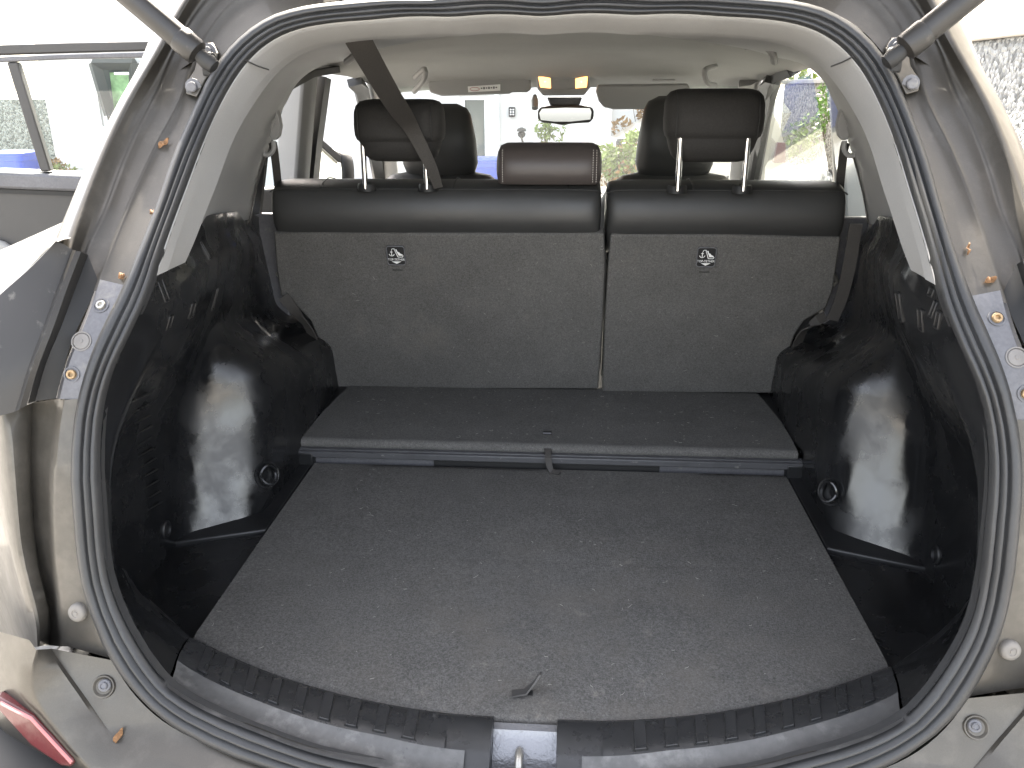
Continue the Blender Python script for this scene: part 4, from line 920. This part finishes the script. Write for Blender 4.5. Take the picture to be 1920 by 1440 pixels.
def window(x0, x1, z0, z1, bars=1):
    fr = MB(); t = .06
    for a, b, c, d in ((x0, x1, z0, z0+t), (x0, x1, z1-t, z1), (x0, x0+t, z0+t, z1-t), (x1-t, x1, z0+t, z1-t)): fr.add(*boxv(((a+b)/2, HY+.08, (c+d)/2), (b-a, .07, d-c)))
    o = fr.mk('window', upvc, house, smooth=0)
    box('pane', ((x0+x1)/2, HY+.09, (z0+z1)/2), (x1-x0-2*t, .02, z1-z0-2*t), winglass, o, bevel=0)
    box('sill', ((x0+x1)/2, HY-.03, z0-.03), (x1-x0+.1, .16, .05), upvc, o, bevel=.01); return o
window(wx0, wx1, wz0, wz1); w2 = window(vx0, vx1, vz0, vz1)
# open dark casement with white handle
ca = [aty(px, py, HY-.15) for px, py in [(177,118),(252,118),(256,132),(256,232),(206,216)]]
cs_ = MB()
def barp(a, b, w_): cs_.add(*tubev([a, b], w_, 4))
for a, b in ((0, 1), (1, 3), (3, 4), (4, 0)): barp(ca[a], ca[b], .085)
cs = cs_.mk('open_casement', mat('casement', (.045, .05, .048), .5), house, smooth=0)
box('casement_handle', aty(228, 138, HY-.26), (.20, .03, .035), upvc, cs, bevel=.01)
mk('curtain', [aty(px, py, HY-.02) for px, py in [(206,136),(252,134),(252,228),(216,214)]], [(0, 1, 2, 3)], mat('green_curtain', (.25, .42, .22), .9, var=[(12, .3)]), cs, smooth=0, solid=.01)
# front door: white leaf with frame and panels
dx0, dx1 = px_x(1000, HY), px_x(1140, HY)
dr = box('front_door', ((dx0+dx1)/2, HY-.02, 1.05), (dx1-dx0, .05, 2.1), upvc, house, bevel=.004)
for (a, b, c, d) in ((.08, .46, .2, .95), (.54, .92, .2, .95), (.08, .46, 1.1, 1.95), (.54, .92, 1.1, 1.95)):
    box('door_panel', (dx0+(a+b)/2*(dx1-dx0), HY-.05, (c+d)/2), ((b-a)*(dx1-dx0), .012, d-c), upvc, dr, bevel=.006)
for x in (px_x(932, HY), px_x(1143, HY)): tube('downpipe', [V(x, HY-.06, .05), V(x, HY-.06, ZT_)], .035, upvc, house, n=12)
ks = box('key_safe', aty(960, 210, HY-.03), (.085, .06, .125), darkm, None, bevel=.012); tag(ks, 'small black key safe fixed to the white house wall', 'key safe')
for i in range(6):
    p = aty(957.5+5*(i % 2), 205.5+4.5*(i//2), HY-.062); box('key_button', p, (.02, .008, .018), upvc, ks, bevel=.002)
# boundary wall on the right, building above it, garden wall beyond
wall = thing('boundary_wall', (2.85, 4.2, 0), 'tall blue grey pebbledash wall topped by cream render beside the car', 'wall')
box('pebbledash', (2.85, 4.2, .86), (.5, 6.4, 1.72), peb, wall, bevel=.01)
box('ledge', (2.83, 4.2, 1.745), (.56, 6.44, .05), stone, wall, bevel=.01)
box('upper_wall', (2.87, 4.2, 3.2), (.44, 6.38, 2.86), cream, wall, bevel=.01)
gw = thing('garden_wall', (2.85, 9.45, 0), 'low sandy pebbledash garden wall with pale coping in front of green trees', 'wall')
box('pebbledash', (2.85, 9.45, .74), (.3, 4.0, 1.48), pebmat('sandy_pebbledash', (.22, .20, .155), (.62, .575, .47)), gw, bevel=.01); box('coping', (2.85, 9.45, 1.505), (.38, 4.04, .05), stone, gw, bevel=.01)
lw = box('garden_wall', (-9.2, 12.2, .66), (3.9, .25, 1.32), pebdark, None, bevel=.01); tag(lw, 'dark pebbledash garden wall beside the house corner', 'wall')
# foliage
def leafmat(name, c): return mat(name, c, .6, var=[(25, .4)])
greenA, greenB, orange = leafmat('leaf_green', (.09, .17, .03)), leafmat('leaf_light', (.16, .22, .05)), leafmat('leaf_orange', (.26, .15, .05))
bark = mat('bark', (.09, .07, .05), .9)
def foliage(name, c, rad, n, size, m, parent):
    c = np.array(c, float); rad = np.array(rad, float); lobes = [(rng.normal(size=3)*.42, rng.uniform(.4, .75)) for _ in range(9)]; mb = MB()
    for i in range(n):
        lc_, lr = lobes[i % 9]; d = norm(rng.normal(size=3)); p = c+rad*(lc_+d*lr*rng.uniform(.6, 1)**.5)
        a = norm(rng.normal(size=3)); b = norm(np.cross(a, rng.normal(size=3))); s_ = size*rng.uniform(.6, 1.3)
        mb.add([p-a*s_, p+b*s_*.45, p+a*s_, p-b*s_*.45], [(0, 1, 2, 3)])
    return mb.mk(name, m, parent, smooth=0)
def plant(name, base, c, rad, n, size, m, label, cat, trunk=.03, group=None, extra=None):
    base = np.array(base, float); t = thing(name, base, label, cat, group)
    cc = np.array(c, float); tube('trunk' if cat == 'tree' else 'stem', [base, base*.5+cc*.5+V(.03, 0, 0), cc+V(0, 0, rad[2]*.3)], [trunk, trunk*.7, trunk*.3], bark, t, n=8)
    for k in range(4):
        d = norm(rng.normal(size=3)+V(0, 0, .6)); tube('branch', [base*.4+cc*.6, cc+d*np.array(rad)*.7], [trunk*.5, trunk*.15], bark, t, n=6)
    foliage('crown' if cat == 'tree' else 'foliage', cc, rad, n, size, m, t)
    if extra is not None: foliage('coloured_leaves', cc, np.array(rad)*1.02, n//2, size, extra, t)
    return t
plant('tree', (4.6, 13.0, 0), (4.6, 13.0, 2.8), (1.3, 1.3, 1.1), 5000, .07, greenB, 'pale green leafy tree behind the low garden wall', 'tree', .1)
plant('tree', (6.2, 15.0, 0), (6.2, 15.0, 3.0), (1.8, 1.5, 1.5), 5000, .08, greenA, 'dark green tree standing behind the pale green one', 'tree', .12)
c = aty(1172, 302, 7.6); plant('shrub', (c[0], c[1], 0), c, (.26, .22, .20), 1500, .035, greenB, 'orange and green shrub growing in front of the silver parked car', 'shrub', .015, extra=orange)
c = aty(1022, 250, 11.1); plant('climbing_plant', (c[0], c[1], 0), c, (.16, .12, .24), 260, .04, greenB, 'thin climbing plant beside the white front door', 'plant', .012)
c = aty(1206, 222, 11.0); plant('shrub', (c[0], c[1], 0), c, (.28, .22, .30), 1000, .04, orange, 'orange leaved bush behind the silver parked car', 'shrub', .02)
c = aty(1502, 280, 8.2); plant('shrub', (c[0]-.2, c[1], 0), c, (.14, .16, .18), 500, .03, greenB, 'small yellow green shrub growing against the garden wall', 'shrub', .012)
c = aty(1568, 220, 7.6); plant('climbing_plant', (c[0]-.12, c[1], 0), c+V(-.1, 0, 0), (.06, .12, .26), 170, .03, greenA, 'slim green climber hanging on the garden wall', 'plant', .01)
c = aty(75, 330, 10.9); plant('shrub', (c[0], c[1], 0), c, (.45, .25, .2), 900, .05, greenB, 'low yellow green bush at the foot of the house wall', 'shrub', .02, extra=orange)
# stake light: black garden torch with dark head
c = aty(978, 250, 10.6); tl = thing('garden_torch', (c[0], c[1], 0), 'black garden stake torch with round head before the white wall', 'garden light')
tube('stake', [V(c[0]+.03, c[1], 0), V(c[0]+.02, c[1], c[2]-.12), V(c[0], c[1], c[2]-.06)], .012, darkm, tl, n=8)
lathe('head', c-V(0, 0, .06), V(0, 0, 1), [(.01, 0), (.045, .03), (.05, .06), (.03, .08), (.06, .085), (.05, .115), (.01, .13)], darkm, tl, k=14)
# blue boxes
blue = mat('blue_plastic', (.03, .09, .5), .4)
def bluebox(c, w_, h_, d_, label, cat):
    t = thing('recycling_box', (c[0], c[1], 0), label, cat)
    v, f = superloft([(0.0, c[0], c[1], w_*.42, d_*.42), (.01, c[0], c[1], w_*.43, d_*.43), (h_*.9, c[0], c[1], w_*.49, d_*.49), (h_*.905, c[0], c[1], w_*.52, d_*.52), (h_, c[0], c[1], w_*.52, d_*.52)], 24, 6); mk('box', v, f, blue, t, smooth=40)
    v, f = superloft([(h_+.002, c[0], c[1], w_*.53, d_*.53), (h_+.03, c[0], c[1], w_*.53, d_*.53), (h_+.045, c[0], c[1], w_*.48, d_*.48)], 24, 6); mk('lid', v, f, blue, t, smooth=40)
c = aty(905, 302, 10.4); bluebox(c, .62, c[2], .4, 'blue lidded plastic box standing under the house window', 'box')
c = aty(24, 284, 10.6); bluebox(c, .5, c[2]-.04, .5, 'blue lidded bin beside the dark pebbledash wall', 'bin')
pot = aty(1548, 338, 6.8)
lathe('flower_pot', (2.40, 6.8, 0), V(0, 0, 1), [(.12, 0), (.17, .30), (.19, .30), (.19, .36), (.165, .36), (.16, .32), (.001, .32)], mat('terracotta', (.42, .17, .09), .85, var=[(15, .15)]), None, k=24)
bpy.data.objects['flower_pot']['label'] = 'terracotta flower pot on the ground by the boundary wall'; bpy.data.objects['flower_pot']['category'] = 'flower pot'
# parked silver car ahead on the right
PY = 8.9; pbx = aty(1162, 266, PY)[0]
silver = mat('silver_paint', (.50, .47, .41), .3, .5, coat=.6)
pc = thing('parked_car', (pbx+.3, PY+.85, 0), 'small silver beige car parked in front of the house', 'car')
sidep = [(-1.05, .32), (-1.12, .5), (-1.05, .66), (-.75, .76), (-.1, .88), (0, .90), (.25, 1.06), (.52, 1.22), (.8, 1.33), (1.0, 1.38), (1.25, 1.39), (1.45, 1.34), (1.6, 1.12), (1.66, .9), (1.7, .55), (1.66, .32)]
rows = []
for yo, k in ((.06, .97), (0, .92), (0, .92)): pass
for y_, inset in ((0.0, .04), (.10, 0), (.85, -.02), (1.6, 0), (1.70, .04)):
    rows.append([V(pbx+x*(1-.0)+0, PY+y_+(max(0, z-.9)*.35*(1 if y_ < .8 else -1)), z-inset*.6) for x, z in sidep])
v, f = grid(rows); v, f = list(v), list(f); f.append(tuple(range(len(sidep)))); f.append(tuple(4*len(sidep)+i for i in range(len(sidep))))
pbody = mk('body', v, f, silver, pc, smooth=50)
def sidew(pts): return [V(pbx+x, PY-.006+max(0, z-.9)*.35, z) for x, z in pts]
prism('side_window', sidew([(.12, .93), (.32, 1.05), (.62, 1.2), (.62, .94)]), V(0, .01, 0), winglass, pc, bevel=0)
prism('side_window', sidew([(.68, .94), (.68, 1.23), (.82, 1.29), (.95, 1.32), (.95, .95)]), V(0, .01, 0), winglass, pc, bevel=0)
prism('side_window', sidew([(1.0, .95), (1.0, 1.33), (1.25, 1.33), (1.38, 1.28), (1.46, 1.0)]), V(0, .01, 0), winglass, pc, bevel=0)
v, f = superloft([(.86, pbx+.02, PY-.1, .05, .04), (.875, pbx+.02, PY-.1, .065, .055), (.93, pbx+.02, PY-.1, .065, .055), (.96, pbx+.02, PY-.09, .05, .04)], 16); mk('wing_mirror', v, f, darkm, pc, smooth=60)
prism('tail_light', [V(pbx+1.56, PY-.02, .72), V(pbx+1.68, PY-.02, .72), V(pbx+1.66, PY-.02, .92), V(pbx+1.58, PY-.02, .92)], V(0, .06, 0), redlens, pc, bevel=.005)
for x in (-.55, 1.2):
    wv = lathe('wheel', V(pbx+x, PY+.06, .30), V(0, -1, 0), [(.15, -.08), (.29, -.08), (.30, -.05), (.30, .06), (.28, .075), (.19, .07)], rubber, pc, k=28); lathe('rim', V(pbx+x, PY+.06, .30), V(0, -1, 0), [(.19, .05), (.18, .06), (.05, .065), (.001, .06)], steel, wv, k=20)
prism('headlight', [V(pbx-1.085, PY-.005, .55), V(pbx-.75, PY-.008, .70), V(pbx-.78, PY-.008, .74), V(pbx-1.05, PY-.005, .67)], V(0, .02, 0), upvc, pc, bevel=0)

# ================================================================== LINT AND LEAVES
def lint(name, spots, label):
    mb = MB()
    for p, n_, L in spots:
        a, b, n_ = frame_of(n_); t = rng.uniform(0, 2*math.pi); d = a*math.cos(t)+b*math.sin(t); e = np.cross(n_, d); k = rng.uniform(-.28, .28)*L
        pts = [p-d*L/2, p+e*k, p+d*L/2]; w_ = rng.uniform(.00016, .00028)
        rows = [[q-e*w_+n_*.0012, q+e*w_+n_*.0016] for q in spline(pts, 4)]; mb.add(*grid(rows))
    o = mb.mk(name, lintm, None, smooth=0); o['kind'] = 'stuff'; tag(o, label, 'lint'); return o
sp1 = []
for i in range(210):
    x = rng.uniform(-.49, .49); Y = rng.uniform(ym(x)+.03, 1.60); sp1.append((V(x, Y, .6825), V(0, 0, 1), rng.uniform(.0015, .008)*(1 if rng.random() < .85 else 1.8)))
for i in range(200):
    t = rng.random(); sp1.append((V(rng.uniform(-.5, .5), rng.uniform(1.66, 1.97), .7295), V(0, 0, 1), rng.uniform(.002, .009)))
lint('lint', sp1, 'pale hairs and lint scattered over the boot carpet')
sp1 = []
for i in range(90):
    x = rng.uniform(-.55, .55); z = rng.uniform(.76, 1.12)
    if abs(x) > .5 and z < 1.0: continue
    Y = 2.0-(z-.728)*.2826-.016; sp1.append((V(x, 1.985-(z-.728)*.2826, z), SPN, rng.uniform(.002, .009)))
lint('lint', sp1, 'few pale hairs clinging to the upright seat back carpet')
def leaf(p, n_, L, w_, ang, label):
    a, b, n_ = frame_of(n_); d = a*math.cos(ang)+b*math.sin(ang); e = np.cross(n_, d); rows = []
    for t in np.linspace(0, 1, 9):
        ww = w_*math.sin(math.pi*t**.8)**.8+.0004; c_ = p+d*L*(t-.5)+n_*(.0015+.004*math.sin(5*t)**2); rows.append([c_-e*ww+n_*.0015, c_, c_+e*ww+n_*.002])
    v, f = grid(rows); o = mk('dry_leaf', v, f, leafm, None, smooth=60, solid=.0004); tag(o, label, 'leaf'); return o
PB = bvh(body[0]); PBR = bvh(body[1]); BVR = bvh(bump_[1])
for tr, px, py, L, w_, ang, lab in [(BV, 226, 1378, .022, .0035, 1.1, 'curled orange dry leaf lying on the left bumper corner'), (PB, 309, 272, .020, .004, .8, 'crumpled orange dry leaf stuck on the left pillar flange'), (PB, 289, 402, .009, .003, .3, 'tiny brown leaf scrap beside the seal on the left pillar'), (PB, 232, 521, .012, .004, .2, 'dry leaf crumb at the foot of the left pillar flange'), (PBR, 1812, 470, .016, .0015, 1.2, 'thin dark dry leaf on the right pillar flange'), (PBR, 1855, 528, .014, .004, .4, 'brown leaf crumb at the foot of the right pillar flange')]:
    p, n_ = hit(tr, px, py)
    if p is not None: leaf(p, n_, L, w_, ang, lab)
